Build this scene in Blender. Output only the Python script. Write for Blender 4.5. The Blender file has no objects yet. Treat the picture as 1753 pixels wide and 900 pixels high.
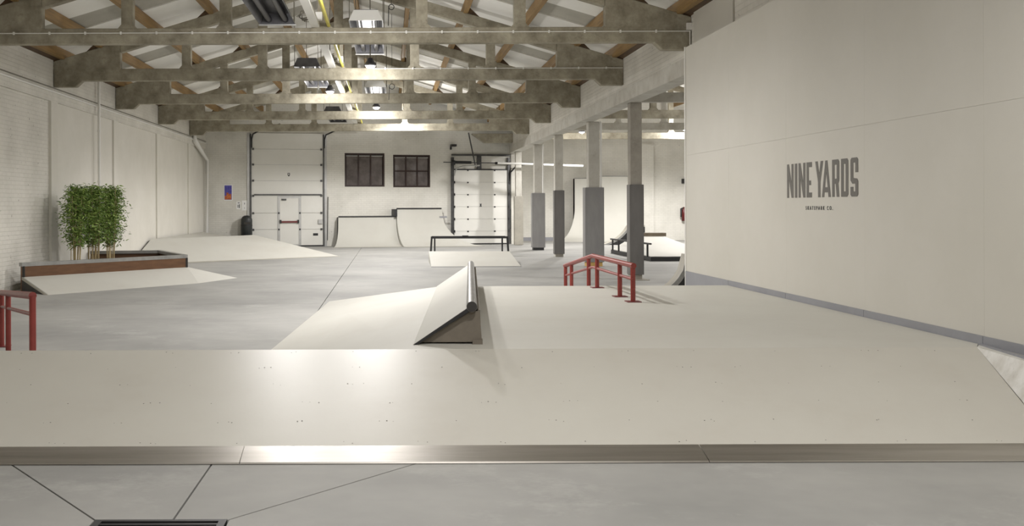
import bpy, bmesh, math, random
from mathutils import Vector, Matrix
random.seed(7)
SC = bpy.context.scene
COL = SC.collection
PI = math.pi

# ------------------------------------------------------------------ camera
F = 1700.0; PX, PY = 668.0, 353.0; CH = 1.67; ROLL = 0.0035
cam_d = bpy.data.cameras.new('camera'); cam = bpy.data.objects.new('camera', cam_d); COL.objects.link(cam)
cam_d.sensor_fit = 'HORIZONTAL'; cam_d.sensor_width = 36; cam_d.lens = F/1753*36
cam_d.shift_x = (876.5-PX)/1753; cam_d.shift_y = -(450-PY)/1753
cam_d.clip_start = 0.05; cam_d.clip_end = 300
cam.matrix_world = Matrix.Translation((0, 0, CH)) @ Matrix.Rotation(PI/2, 4, 'X') @ Matrix.Rotation(-ROLL, 4, 'Z')
SC.camera = cam

# ------------------------------------------------------------------ world, exposure
w = bpy.data.worlds.new('world'); SC.world = w; w.use_nodes = True
w.node_tree.nodes['Background'].inputs[0].default_value = (0.9, 0.95, 1, 1)
w.node_tree.nodes['Background'].inputs[1].default_value = 0.02
SC.view_settings.view_transform = 'Standard'; SC.view_settings.look = 'None'
SC.view_settings.gamma = 1; SC.view_settings.exposure = 0.33
SC.view_settings.use_curve_mapping = False
LAMP_W = 520.0      # watts of one lamp; each lamp is set as a share of it

# ------------------------------------------------------------------ pixel helpers
def ray(x, y):
    dx, dy = x-PX, y-PY
    return ((dx-ROLL*dy)/F, -(dy+ROLL*dx)/F)
def at(x, y, Y):
    a, b = ray(x, y); return Vector((a*Y, Y, CH+b*Y))
def fl(x, y, h=0.0):
    a, b = ray(x, y); Y = (h-CH)/b; return Vector((a*Y, Y, h))
# skewed end wall frame: local x along the wall, local -y towards the camera
WL = Vector((-7.63, 40.7, 0)); WR = Vector((5.44, 43.6, 0))
WANG = math.atan2(WR.y-WL.y, WR.x-WL.x); WLEN = (WR-WL).length
WM = Matrix.Translation(WL) @ Matrix.Rotation(WANG, 4, 'Z')
def wl(x, y):
    a, b = ray(x, y); d = (WR-WL).normalized()
    t = (a*WL.y-WL.x)/(d.x-a*d.y); Y = WL.y+t*d.y
    return t, CH+b*Y

# ------------------------------------------------------------------ materials
def lin(c):
    def f(v):
        v /= 255.0
        return v/12.92 if v <= 0.04045 else ((v+0.055)/1.055)**2.4
    return (f(c[0]), f(c[1]), f(c[2]), 1)
MATS = {}
def mat(name, c, c2=None, scale=2.0, rough=0.6, metal=0.0, bump=0.0, bscale=40.0, stretch=(1, 1, 1), emit=None, detail=5, contrast=(0.35, 0.65), spec=0.5, c3=None, s3=9.0, k3=0.5):
    m = bpy.data.materials.new(name); m.use_nodes = True; MATS[name] = m
    nt = m.node_tree; N = nt.nodes; L = nt.links; b = N['Principled BSDF']
    b.inputs['Base Color'].default_value = lin(c); b.inputs['Roughness'].default_value = rough
    b.inputs['Metallic'].default_value = metal; b.inputs['Specular IOR Level'].default_value = spec
    if emit:
        b.inputs['Emission Color'].default_value = (*emit[0], 1); b.inputs['Emission Strength'].default_value = emit[1]
    tc = N.new('ShaderNodeTexCoord'); mp = N.new('ShaderNodeMapping'); mp.inputs['Scale'].default_value = stretch
    L.new(tc.outputs['Object'], mp.inputs[0])
    out = None
    if c2:
        n = N.new('ShaderNodeTexNoise'); n.inputs['Scale'].default_value = scale; n.inputs['Detail'].default_value = detail
        n.inputs['Roughness'].default_value = 0.65
        L.new(mp.outputs[0], n.inputs['Vector'])
        r = N.new('ShaderNodeValToRGB'); r.color_ramp.elements[0].position, r.color_ramp.elements[1].position = contrast
        r.color_ramp.elements[0].color = lin(c); r.color_ramp.elements[1].color = lin(c2)
        L.new(n.outputs['Fac'], r.inputs[0]); out = r.outputs[0]
        if c3:
            n3 = N.new('ShaderNodeTexNoise'); n3.inputs['Scale'].default_value = s3; n3.inputs['Detail'].default_value = 8
            n3.inputs['Roughness'].default_value = 0.75; L.new(mp.outputs[0], n3.inputs['Vector'])
            mr = N.new('ShaderNodeMapRange'); mr.inputs[1].default_value = 0.55; mr.inputs[2].default_value = 0.75; mr.inputs[4].default_value = k3
            L.new(n3.outputs['Fac'], mr.inputs[0])
            mx = N.new('ShaderNodeMixRGB'); mx.inputs[2].default_value = lin(c3)
            L.new(mr.outputs[0], mx.inputs[0]); L.new(out, mx.inputs[1]); out = mx.outputs[0]
        L.new(out, b.inputs['Base Color'])
    if bump:
        n2 = N.new('ShaderNodeTexNoise'); n2.inputs['Scale'].default_value = bscale; n2.inputs['Detail'].default_value = 6
        L.new(mp.outputs[0], n2.inputs['Vector'])
        bp = N.new('ShaderNodeBump'); bp.inputs['Strength'].default_value = bump; bp.inputs['Distance'].default_value = 0.02
        L.new(n2.outputs['Fac'], bp.inputs['Height']); L.new(bp.outputs[0], b.inputs['Normal'])
    return m
def brick_mat(name, axis, c, c2, mort, strength=0.5):
    m = bpy.data.materials.new(name); m.use_nodes = True; MATS[name] = m
    nt = m.node_tree; N = nt.nodes; L = nt.links; b = N['Principled BSDF']; b.inputs['Roughness'].default_value = 0.7
    tc = N.new('ShaderNodeTexCoord'); sp = N.new('ShaderNodeSeparateXYZ'); cb = N.new('ShaderNodeCombineXYZ')
    L.new(tc.outputs['Object'], sp.inputs[0])
    L.new(sp.outputs[1 if axis == 'x' else 0], cb.inputs[0]); L.new(sp.outputs[2], cb.inputs[1])
    br = N.new('ShaderNodeTexBrick'); br.inputs['Scale'].default_value = 1
    br.inputs['Brick Width'].default_value = 0.23; br.inputs['Row Height'].default_value = 0.085
    br.inputs['Mortar Size'].default_value = 0.009; br.inputs['Mortar Smooth'].default_value = 0.6
    br.inputs['Color1'].default_value = lin(c); br.inputs['Color2'].default_value = lin(c2); br.inputs['Mortar'].default_value = lin(mort)
    L.new(cb.outputs[0], br.inputs['Vector'])
    n = N.new('ShaderNodeTexNoise'); n.inputs['Scale'].default_value = 1.2; n.inputs['Detail'].default_value = 6
    L.new(tc.outputs['Object'], n.inputs['Vector'])
    mx = N.new('ShaderNodeMixRGB'); mx.blend_type = 'MULTIPLY'; mx.inputs[0].default_value = 1
    r = N.new('ShaderNodeValToRGB'); r.color_ramp.elements[0].color = (0.86, 0.86, 0.85, 1); r.color_ramp.elements[1].color = (1, 1, 1, 1)
    r.color_ramp.elements[0].position = 0.3; r.color_ramp.elements[1].position = 0.6
    L.new(n.outputs['Fac'], r.inputs[0]); L.new(br.outputs['Color'], mx.inputs[1]); L.new(r.outputs[0], mx.inputs[2])
    # dark pits in the painted surface
    n3 = N.new('ShaderNodeTexNoise'); n3.inputs['Scale'].default_value = 14; n3.inputs['Detail'].default_value = 4
    L.new(tc.outputs['Object'], n3.inputs['Vector'])
    r3 = N.new('ShaderNodeValToRGB'); r3.color_ramp.elements[0].position = 0.27; r3.color_ramp.elements[1].position = 0.31
    r3.color_ramp.elements[0].color = (0.45, 0.44, 0.42, 1); r3.color_ramp.elements[1].color = (1, 1, 1, 1)
    L.new(n3.outputs['Fac'], r3.inputs[0])
    mx2 = N.new('ShaderNodeMixRGB'); mx2.blend_type = 'MULTIPLY'; mx2.inputs[0].default_value = 1
    L.new(mx.outputs[0], mx2.inputs[1]); L.new(r3.outputs[0], mx2.inputs[2]); L.new(mx2.outputs[0], b.inputs['Base Color'])
    ad = N.new('ShaderNodeMath'); ad.operation = 'SUBTRACT'; mu = N.new('ShaderNodeMath'); mu.operation = 'MULTIPLY'; mu.inputs[1].default_value = 0.35
    n2 = N.new('ShaderNodeTexNoise'); n2.inputs['Scale'].default_value = 25; n2.inputs['Detail'].default_value = 5
    L.new(tc.outputs['Object'], n2.inputs['Vector']); L.new(n2.outputs['Fac'], mu.inputs[0])
    L.new(mu.outputs[0], ad.inputs[0]); L.new(br.outputs['Fac'], ad.inputs[1])
    bp = N.new('ShaderNodeBump'); bp.inputs['Strength'].default_value = strength; bp.inputs['Distance'].default_value = 0.015
    L.new(ad.outputs[0], bp.inputs['Height']); L.new(bp.outputs[0], b.inputs['Normal'])
    return m
brick_mat('brick_x', 'x', (222, 219, 210), (218, 215, 206), (212, 209, 200), 0.4)
brick_mat('brick_y', 'y', (224, 222, 214), (220, 218, 210), (212, 210, 202), 0.35)
mat('plaster', (220, 217, 208), (212, 209, 199), 0.8, 0.75, bump=0.12, bscale=12)
mat('floor', (138, 138, 135), (168, 167, 163), 0.55, 0.7, spec=0.3, bump=0.04, bscale=30, c3=(182, 181, 177), s3=1.6, k3=0.6, stretch=(0.7, 0.8, 1), contrast=(0.3, 0.7))
mat('joint_dark', (60, 58, 55), rough=0.9)
mat('concrete', (128, 122, 106), (176, 170, 152), 2.6, 0.85, bump=0.5, bscale=14, c3=(88, 83, 72), s3=6.5, k3=0.6, detail=8, contrast=(0.34, 0.66))
mat('concrete_white', (205, 203, 195), (186, 182, 172), 2.0, 0.8, bump=0.25, bscale=18, c3=(150, 145, 132), s3=4, k3=0.4)
mat('concrete_grey', (170, 165, 155), (145, 140, 130), 2.0, 0.8, bump=0.25, bscale=18, c3=(110, 105, 96), s3=5, k3=0.4)
mat('wood', (158, 126, 76), (120, 96, 60), 3.0, 0.65, stretch=(6, 0.4, 6), bump=0.1, contrast=(0.3, 0.7))
mat('wood_dark', (96, 74, 50), (72, 55, 38), 3.0, 0.65, stretch=(4, 0.6, 4))
mat('roof_white', (238, 237, 232), (230, 229, 222), 0.6, 0.8)
mat('corrugated', (184, 181, 170), (168, 165, 154), 1.0, 0.7)
mat('wall_panel', (206, 203, 194), (200, 197, 187), 0.5, 0.5, bump=0.02, bscale=60)
mat('base_grey', (146, 147, 152), (138, 139, 144), 1.5, 0.5)
mat('ramp', (201, 199, 190), (196, 193, 184), 0.6, 0.38, spec=0.45, bump=0.015, bscale=50, c3=(188, 183, 170), s3=1.2, k3=0.25)
mat('ramp_matte', (199, 198, 190), (194, 192, 184), 0.6, 0.65, spec=0.3, bump=0.015, bscale=50, c3=(188, 183, 170), s3=1.2, k3=0.25)
mat('ramp_edge', (176, 172, 160), (160, 156, 146), 3.0, 0.6)
mat('worn', (214, 213, 208), (190, 187, 178), 5.0, 0.5, c3=(150, 147, 140), s3=9)
mat('steel', (165, 160, 152), (188, 184, 178), 1.2, 0.32, metal=0.85, stretch=(0.35, 6, 6), c3=(112, 107, 100), s3=1.1, k3=0.5)
mat('galv', (176, 176, 174), (156, 156, 154), 6, 0.38, metal=0.7)
mat('black', (30, 30, 31), (40, 40, 41), 4, 0.5)
mat('dark_panel', (58, 55, 53), (48, 45, 43), 3, 0.6)
mat('interior', (120, 112, 100), (104, 97, 86), 3, 0.6)
mat('clad_dark', (118, 116, 114), (104, 102, 100), 1.6, 0.42, metal=0.2, stretch=(2, 2, 0.5))
mat('pipe_grey', (150, 149, 146), (132, 131, 128), 5, 0.4, metal=0.35)
mat('red', (142, 58, 51), (126, 48, 42), 4, 0.42, c3=(158, 84, 76), s3=12, k3=0.4)
mat('red_dark', (108, 38, 40), rough=0.4)
mat('clad_grey', (148, 147, 146), (134, 133, 133), 1.6, 0.42, metal=0.2, stretch=(2, 2, 0.5))
mat('door_white', (226, 225, 219), (221, 220, 213), 1.0, 0.4)
mat('alu', (196, 196, 194), (182, 182, 180), 3, 0.35, metal=0.5)
mat('track', (92, 92, 92), (74, 74, 74), 6, 0.4, metal=0.6)
mat('window_frame', (56, 38, 34), (46, 32, 29), 4, 0.45)
mat('glass_dark', (84, 77, 76), (122, 114, 112), 1.2, 0.12, spec=0.8)  # pane colour lightened to stand in for reflections of the hall
mat('corten', (112, 80, 54), (92, 64, 42), 3.0, 0.45, stretch=(1, 1, 5), c3=(138, 98, 64), s3=6, k3=0.4)
mat('soil', (60, 48, 38), (80, 66, 52), 8, 0.95, bump=0.6)
mat('leaf', (112, 140, 64), (166, 188, 104), 6, 0.5, contrast=(0.3, 0.7))
mat('leaf_dark', (78, 108, 48), (126, 152, 78), 6, 0.5, contrast=(0.3, 0.7))
mat('stem', (196, 178, 138), (168, 150, 108), 8, 0.6)
mat('heater', (112, 112, 114), (90, 90, 93), 3, 0.4, metal=0.5)
mat('heater_tube', (58, 58, 62), (48, 48, 52), 3, 0.4, metal=0.4)
mat('sheet_white', (236, 236, 232), rough=0.4)
mat('yellow', (206, 196, 84), (190, 180, 72), 5, 0.45)
mat('white_pvc', (232, 231, 226), rough=0.4)
mat('wire', (120, 116, 104), rough=0.6)
mat('black_wire', (26, 26, 26), rough=0.6)
mat('lettering', (104, 101, 95), rough=0.6)
mat('paper', (238, 238, 236), rough=0.7)
mat('ink', (60, 62, 66), rough=0.7)
mat('poster', (58, 54, 140), (86, 80, 170), 9.0, 0.5, contrast=(0.4, 0.6), c3=(24, 24, 44), s3=8, k3=0.95)
mat('poster_orange', (206, 116, 50), (150, 66, 40), 9.0, 0.5, contrast=(0.4, 0.6), c3=(36, 32, 70), s3=9, k3=0.9)
mat('bin', (48, 52, 52), (42, 45, 45), 3, 0.45)
mat('green_dark', (52, 66, 50), (42, 54, 42), 4, 0.3)
mat('extinguisher', (96, 26, 26), rough=0.35)
mat('plank', (120, 108, 90), (90, 82, 70), 5, 0.8, stretch=(1, 6, 6))
mat('pale_wood', (206, 172, 104), (180, 146, 84), 5, 0.7, stretch=(1, 6, 6))
mat('lamp_glow', (255, 255, 255), emit=((1.0, 0.98, 0.94), 60.0))

# ------------------------------------------------------------------ mesh helpers
class MB:
    def __init__(s): s.v = []; s.f = []; s.sm = []
    def add(s, vs, fs, smooth=False):
        o = len(s.v); s.v += [Vector(p) for p in vs]; s.f += [tuple(o+i for i in f) for f in fs]; s.sm += [smooth]*len(fs); return s
    def box(s, a, b):
        x0, y0, z0 = a; x1, y1, z1 = b
        return s.add([(x0,y0,z0),(x1,y0,z0),(x1,y1,z0),(x0,y1,z0),(x0,y0,z1),(x1,y0,z1),(x1,y1,z1),(x0,y1,z1)],
                     [(0,3,2,1),(4,5,6,7),(0,1,5,4),(1,2,6,5),(2,3,7,6),(3,0,4,7)])
    def hexa(s, low, high):          # low and high: matching loops of points
        n = len(low)
        fs = [tuple(range(n-1, -1, -1)), tuple(range(n, 2*n))]
        for i in range(n): j = (i+1) % n; fs.append((i, j, n+j, n+i))
        return s.add(list(low)+list(high), fs)
    def slab(s, loop, t):            # loop of top points, thickness straight down
        return s.hexa([Vector(p)-Vector((0, 0, t)) for p in loop], loop)
    def prism_y(s, prof, y0, y1):    # profile (x,z)
        return s.hexa([(x, y1, z) for x, z in prof], [(x, y0, z) for x, z in prof])
    def tube(s, pts, r, n=10, cap=True):
        pts = [Vector(p) for p in pts]; rings = []
        up = Vector((0, 0, 1)); vs = []
        for i, p in enumerate(pts):
            d = (pts[min(i+1, len(pts)-1)]-pts[max(i-1, 0)]).normalized()
            a = d.cross(up)
            if a.length < 1e-3: a = d.cross(Vector((1, 0, 0)))
            a.normalize(); b = a.cross(d)
            if 0 < i < len(pts)-1:
                d1 = (pts[i]-pts[i-1]).normalized(); k = 1/max(0.4, d1.dot(d))
            else: k = 1
            for j in range(n):
                t = 2*PI*j/n; vs.append(p+(a*math.cos(t)+b*math.sin(t))*r*(1+(k-1)*0.8))
        fs = []
        for i in range(len(pts)-1):
            for j in range(n):
                k = (j+1) % n; fs.append((i*n+j, i*n+k, (i+1)*n+k, (i+1)*n+j))
        s.add(vs, fs, True)
        if cap:
            s.add(vs[:n], [tuple(range(n-1, -1, -1))]); s.add(vs[-n:], [tuple(range(n))])
        return s
    def bar(s, a, b, wx, wz):        # rectangular bar between two points
        a, b = Vector(a), Vector(b); d = (b-a).normalized(); up = Vector((0, 0, 1))
        p = d.cross(up)
        if p.length < 1e-3: p = Vector((1, 0, 0))
        p.normalize(); q = p.cross(d); p *= wx/2; q *= wz/2
        return s.hexa([a-p-q, a+p-q, a+p+q, a-p+q], [b-p-q, b+p-q, b+p+q, b-p+q])
    def lathe(s, c, prof, n=16):     # profile (r,z) around vertical axis at c
        vs = []; m = len(prof)
        for r, z in prof:
            for j in range(n):
                t = 2*PI*j/n; vs.append((c[0]+r*math.cos(t), c[1]+r*math.sin(t), c[2]+z))
        fs = [(i*n+j, i*n+(j+1) % n, (i+1)*n+(j+1) % n, (i+1)*n+j) for i in range(m-1) for j in range(n)]
        return s.add(vs, fs, True)
    def build(s, name, m, parent=None, frame=None, bevel=0.0, props=None):
        vs = s.v
        if parent is None:
            lo = [min(v[i] for v in vs) for i in range(3)]; hi = [max(v[i] for v in vs) for i in range(3)]
            c = Vector(((lo[0]+hi[0])/2, (lo[1]+hi[1])/2, lo[2]))
        else: c = ORG[parent.name]
        me = bpy.data.meshes.new(name); me.from_pydata([tuple(v-c) for v in vs], [], s.f)
        me.polygons.foreach_set('use_smooth', s.sm); me.materials.append(MATS[m])
        bm = bmesh.new(); bm.from_mesh(me); bmesh.ops.recalc_face_normals(bm, faces=bm.faces); bm.to_mesh(me); bm.free()
        me.update()
        o = bpy.data.objects.new(name, me); COL.objects.link(o)
        ORG[o.name] = c
        if parent is not None: o.parent = parent
        else: o.matrix_world = (frame or Matrix.Identity(4)) @ Matrix.Translation(c)
        if bevel:
            md = o.modifiers.new('bevel', 'BEVEL'); md.width = bevel; md.segments = 1; md.limit_method = 'ANGLE'
        for k, val in (props or {}).items(): o[k] = val
        return o
ORG = {}
def thing(name, loc, label=None, cat=None, group=None, frame=None, kind=None):
    o = bpy.data.objects.new(name, None); COL.objects.link(o); o.empty_display_size = 0.2
    loc = Vector(loc); ORG[o.name] = loc
    o.matrix_world = (frame or Matrix.Identity(4)) @ Matrix.Translation(loc)
    return tag(o, label, cat, group, kind)
def tag(o, label=None, cat=None, group=None, kind=None):
    if label: o['label'] = label
    if cat: o['category'] = cat
    if group: o['group'] = group
    if kind: o['kind'] = kind
    return o
def box(name, a, b, m, parent=None, **k): return MB().box(a, b).build(name, m, parent, **k)
def copy_tree(o, delta, parent=None):
    c = o.copy(); COL.objects.link(c); ORG[c.name] = ORG[o.name]+Vector(delta) if parent is None else ORG[parent.name]
    c.parent = parent
    if parent is None: c.matrix_world = Matrix.Translation(Vector(delta)) @ o.matrix_basis
    for ch in [x for x in KIDS(o)]: copy_tree(ch, delta, c)
    return c
def KIDS(o): return [x for x in COL.objects if x.parent == o]

TY = [17.36+5.03*(i-1) for i in range(0, 7)]        # truss planes T0..T6 (T0 is above the frame)
XL, XR = -7.55, 5.25; XC = (XL+XR)/2-0.02
ZB = CH+2.84                                        # underside of the bottom chords
ZE = CH+3.28; SL = 0.30                             # chord top at the ends, roof slope
YB = -7.7                                           # wall behind the camera
DK = 0.5                                            # deck height

# ================================================================== FLOOR
floor = box('floor', (-8.2, YB-0.3, -0.2), (19, 50.5, -0.03), 'joint_dark', props={'kind': 'structure'})
JX = -1.165; g = 0.006
def inset(poly, g):
    n = len(poly); out = []
    for i in range(n):
        p0, p1, p2 = Vector(poly[i-1]), Vector(poly[i]), Vector(poly[(i+1) % n])
        d1 = (p1-p0).normalized(); d2 = (p2-p1).normalized()
        n1 = Vector((-d1.y, d1.x)); n2 = Vector((-d2.y, d2.x))
        b = (n1+n2); b = b/max(0.2, b.dot(n1)); out.append(p1+b*g)
    return out
slabs = [
    [(-8.1, 17.1), (JX, 17.1), (JX, 50.3), (-8.1, 50.3)],
    [(JX, 17.1), (18.9, 17.1), (18.9, 50.3), (JX, 50.3)],
    [(-8.1, 6.6), (JX, 6.6), (JX, 17.1), (-8.1, 17.1)],
    [(JX, 6.6), (18.9, 6.6), (18.9, 17.1), (JX, 17.1)],
    [(-8.1, YB-0.2), (-1.58, YB-0.2), (-1.58, 5.3), (-2.58, 6.6), (-8.1, 6.6)],
    [(-1.58, 5.3), (JX, 5.3), (JX, 6.6), (-2.58, 6.6)],
    [(JX, 5.3), (-0.87, 5.3), (0.3, 6.6), (JX, 6.6)],
    [(-0.87, YB-0.2), (5.6, YB-0.2), (5.6, 6.6), (0.3, 6.6), (-0.87, 5.3)],
    [(-1.58, YB-0.2), (-0.87, YB-0.2), (-0.87, 4.6), (-1.58, 4.6)]]
for p in slabs:
    q = inset(p, g); MB().slab([(v.x, v.y, 0) for v in q], 0.03).build('concrete_slab', 'floor', floor)
gr = thing('drain_grate', (-1.225, 4.95, -0.03), 'black floor drain grate in front of the ramp', 'drain')
m = MB(); m.box((-1.575, 4.605, -0.03), (-1.535, 5.295, 0.006)); m.box((-0.915, 4.605, -0.03), (-0.875, 5.295, 0.006))
m.box((-1.535, 4.605, -0.03), (-0.915, 4.635, 0.006)); m.box((-1.535, 5.265, -0.03), (-0.915, 5.295, 0.006)); m.build('frame', 'black', gr)
for i in range(14):
    y = 4.66+i*0.043; box('bar', (-1.535, y, -0.025), (-0.915, y+0.02, 0.002), 'black', gr)

# ================================================================== WALLS
# left wall: infill bays between shallow pilasters, brick band above
wall_left = box('wall_left', (-7.95, YB, 0), (-7.62, 41.2, ZB-0.35), 'brick_x', props={'kind': 'structure'})
ZP = CH+2.38
box('brick_band', (-7.95, YB, ZP), (-7.56, 41.0, ZE+0.28), 'brick_x', wall_left)
for y in [TY[0]-5.03]+TY:
    if y < 41: box('pilaster', (-7.7, y-0.22, 0), (-7.56, y+0.22, ZP), 'plaster', wall_left)
for y0, y1 in zip(TY[2:5], TY[3:6]):
    box('plaster_panel', (-7.66, y0+0.22, 0), (-7.607, y1-0.22, ZP), 'plaster', wall_left)
box('plaster_panel', (-7.66, TY[5]+0.22, 0), (-7.607, 40.75, ZP), 'plaster', wall_left)
MB().tube([(-7.545, YB+1, CH+2.60), (-7.545, 40.7, CH+2.60)], 0.022, 8).build('conduit', 'white_pvc', wall_left)
MB().tube([(-7.545, YB+1, CH+2.68), (-7.545, 40.7, CH+2.68)], 0.012, 6).build('cable', 'wire', wall_left)
# wall behind the camera
box('wall_front', (-7.95, YB-0.3, 0), (5.6, YB, 7.2), 'brick_y', props={'kind': 'structure'})
# right wall: solid brick wall up to the opening, lintel beyond
ZL = CH+2.31; YP = 16.6
wr = box('wall_right', (5.25, YB, 0), (5.6, YP, ZE+0.28), 'brick_x', props={'kind': 'structure'})
box('upper_board', (5.22, 15.1, CH+2.3), (5.25, YP+0.45, ZE+0.24), 'wall_panel', wr)
box('lintel', (5.25, YP, ZL+0.12), (5.6, 47.6, ZE+0.28), 'brick_x', wr)
box('lintel_beam', (5.225, YP, ZL), (5.6, 43.4, ZL+0.3), 'concrete_white', wr)
box('return_wall', (5.3, 43.5, 0), (5.6, 47.6, ZL+0.2), 'brick_x', wr)
# plywood skin in front of it, one sheet at a time, with a grey kick board
pw = thing('wall_plywood', (4.945, 5, 0), kind='structure')
ys = [YP, 14.5, 12.4, 10.35, 8.27, 6.2, 4.1, 2.0, -0.1, -2.2, -4.3, YB+0.02]
ZT = CH+2.635
for a, b in zip(ys, ys[1:]):
    box('plywood_sheet', (4.945, b+0.0008, 0.0), (4.975, a-0.0008, 2.5), 'wall_panel', pw)
    box('plywood_sheet', (4.945, b+0.0008, 2.5015), (4.975, a-0.0008, ZT), 'wall_panel', pw)
box('backing', (4.985, YB+0.02, 0), (5.24, YP-0.01, ZT-0.01), 'wall_panel', pw)
box('edge_trim', (4.93, YP-0.01, 0), (5.25, YP+0.03, ZT+0.01), 'white_pvc', pw)
bb = thing('baseboard_right', (4.93, 10, 0), kind='structure')
for a, b in zip(ys[:6], ys[1:6]):
    box('kick_board', (4.93, b+0.004, 0.0), (4.944, a-0.004, DK+0.072), 'base_grey', bb)
# left red scuffs and hairline marks on the plywood stay in the sheets' own surface

# end wall with window openings
def grid_wall(us, zs, holes, t, name, mt, frame, y0=0.0):
    mb = MB()
    for u0, u1 in zip(us, us[1:]):
        for z0, z1 in zip(zs, zs[1:]):
            cu, cz = (u0+u1)/2, (z0+z1)/2
            if any(h[0] < cu < h[1] and h[2] < cz < h[3] for h in holes): continue
            mb.box((u0, y0, z0), (u1, y0+t, z1))
    return mb.build(name, mt, frame=frame, props={'kind': 'structure'})
wins = []
for (x0, y0, x1, y1) in ((590, 261, 658.5, 319.5), (673, 264, 736.5, 320.5)):
    u0, z1 = wl(x0, y0); u1, z0 = wl(x1, y1); z1 = (z1+wl(x1, y0+2)[1])/2; wins.append((u0, u1, z0, z1))
us = sorted([-0.3, WLEN+0.25]+[h[0] for h in wins]+[h[1] for h in wins])
zs = sorted([0, 7.4]+sorted(h[2] for h in wins)+sorted(h[3] for h in wins))
wall_back = grid_wall(us, zs, wins, 0.3, 'wall_back', 'brick_y', WM)
for k, (u0, u1, z0, z1) in enumerate(wins):
    wn = thing('window_%d' % (k+1), ((u0+u1)/2, 0, z0), frame=WM, kind='structure')
    mb = MB(); t = 0.07
    mb.box((u0, 0.03, z0), (u0+t, 0.12, z1)); mb.box((u1-t, 0.03, z0), (u1, 0.12, z1))
    mb.box((u0+t, 0.03, z0), (u1-t, 0.12, z0+t)); mb.box((u0+t, 0.03, z1-t), (u1-t, 0.12, z1))
    mb.build('window_frame', 'window_frame', wn)
    n = 3; wd = (u1-u0-2*t)/n
    for i in range(n):
        a = u0+t+i*wd
        box('pane', (a+0.02, 0.075, z0+t), (a+wd-0.02, 0.085, z1-t-0.06), 'glass_dark', wn)
        if i: box('mullion', (a-0.03, 0.04, z0+t), (a+0.03, 0.11, z1-t), 'window_frame', wn)
    if k == 1: box('transom', (u0+t, 0.05, (z0+z1)/2-0.03), (u1-t, 0.1, (z0+z1)/2+0.03), 'window_frame', wn)
    box('sill_strip', (u0+t, 0.06, z1-t-0.06), (u1-t, 0.1, z1-t-0.03), 'alu', wn)
    box('window_back', (u0, 0.2, z0), (u1, 0.22, z1), 'black', wn)
# right bay shell
box('wall_far', (5.3, 47.6, 0), (18.8, 47.9, 7.4), 'brick_y', props={'kind': 'structure'})
box('wall_side', (18.45, 6, 0), (18.8, 47.9, ZE+0.3), 'brick_x', props={'kind': 'structure'})
box('wall_near', (5.6, 12.0, 0), (18.45, 12.3, 7.2), 'plaster', props={'kind': 'structure'})
box('baseboard_far', (5.6, 47.56, 0), (11.6, 47.6, 0.16), 'base_grey', props={'kind': 'structure'})
box('trim_1', (11.9, 47.45, 0), (12.6, 47.6, 4.6), 'brick_y', props={'kind': 'structure'})

# ================================================================== TRUSSES
def truss(x0, x1, y, m='concrete', name='roof_truss', detail=True):
    xc = (x0+x1)/2; hs = (x1-x0)/2; t = 0.09
    tr = thing(name, (xc, y, ZB-0.14))
    top = lambda x: ZE+SL*(hs-abs(x-xc))
    cz = ZB+0.27
    MB().box((x0, y-t, ZB), (x1, y+t, cz)).build('bottom_chord', m, tr, bevel=0.012)
    for s in (-1, 1):
        xe = xc+s*hs; xi = xc+s*(hs-1.5)
        MB().prism_y([(xe, cz-0.02), (xe, ZE), (xi, top(xi)), (xi, cz-0.02)], y-t+0.004, y+t-0.004).build('end_block', m, tr, bevel=0.012)
        MB().prism_y([(xe, ZB+0.03), (xe, ZB-0.135), (xe-s*0.5, ZB-0.135), (xe-s*0.68, ZB+0.03)], y-t+0.002, y+t-0.002).build('corbel', m, tr, bevel=0.012)
        MB().prism_y([(xi, top(xi)), (xi, top(xi)-0.26), (xc, top(xc)-0.26), (xc, top(xc))], y-t, y+t).build('top_chord', m, tr, bevel=0.012)
    for k in range(-2, 3):
        px = xc+k*1.71; w_ = 0.1
        h = top(px)-0.2
        mb = MB().box((px-w_, y-t+0.01, cz-0.03), (px+w_, y+t-0.01, h))
        for s in (-1, 1):      # small haunches where post and chord meet
            mb.prism_y([(px+s*w_, cz-0.01), (px+s*(w_+0.07), cz-0.01), (px+s*w_, cz+0.07)], y-t+0.012, y+t-0.012)
        mb.build('post', m, tr)
    return tr
names = ['just above the top of the picture', 'nearest', 'second', 'third', 'fourth', 'fifth', 'sixth']
LT = ['grey concrete roof truss overhead, in front of the nearest visible one',
      'nearest grey concrete roof truss, with thin conduit clipped along its bottom chord',
      'second grey concrete roof truss from the front in the main hall',
      'third grey concrete roof truss from the front in the main hall',
      'fourth grey concrete roof truss from the front in the main hall',
      'fifth grey concrete roof truss, last in front of the end wall']
for i in range(6):
    tag(truss(XL, XR, TY[i]), LT[i], 'truss', 'concrete trusses of the main hall')
# corbel of the truss built into the end wall
mb = MB(); yy = TY[6]-0.02
mb.prism_y([(XR, ZB+0.25), (XR, ZB-0.14), (XR-1.2, ZB-0.14), (XR-1.75, ZB+0.25)], yy-0.1, yy+0.4)
tag(mb.build('wall_corbel', 'concrete', bevel=0.012), 'grey concrete corbel sticking out of the end wall above the right sectional door', 'corbel')
RT = ['white painted', 'grey']
for i, m_, lb in ((2, 'concrete', 'nearest grey concrete roof truss of the side bay'), (3, 'concrete_white', 'nearer white painted concrete truss of the side bay'),
                 (4, 'concrete', 'grey concrete truss of the side bay between the two white ones'), (5, 'concrete_white', 'farther white painted concrete truss of the side bay'),
                 (6, 'concrete', 'last grey concrete truss of the side bay before its end wall')):
    tag(truss(5.62, 18.42, TY[i], m_), lb, 'truss', 'concrete trusses of the side bay')

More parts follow.
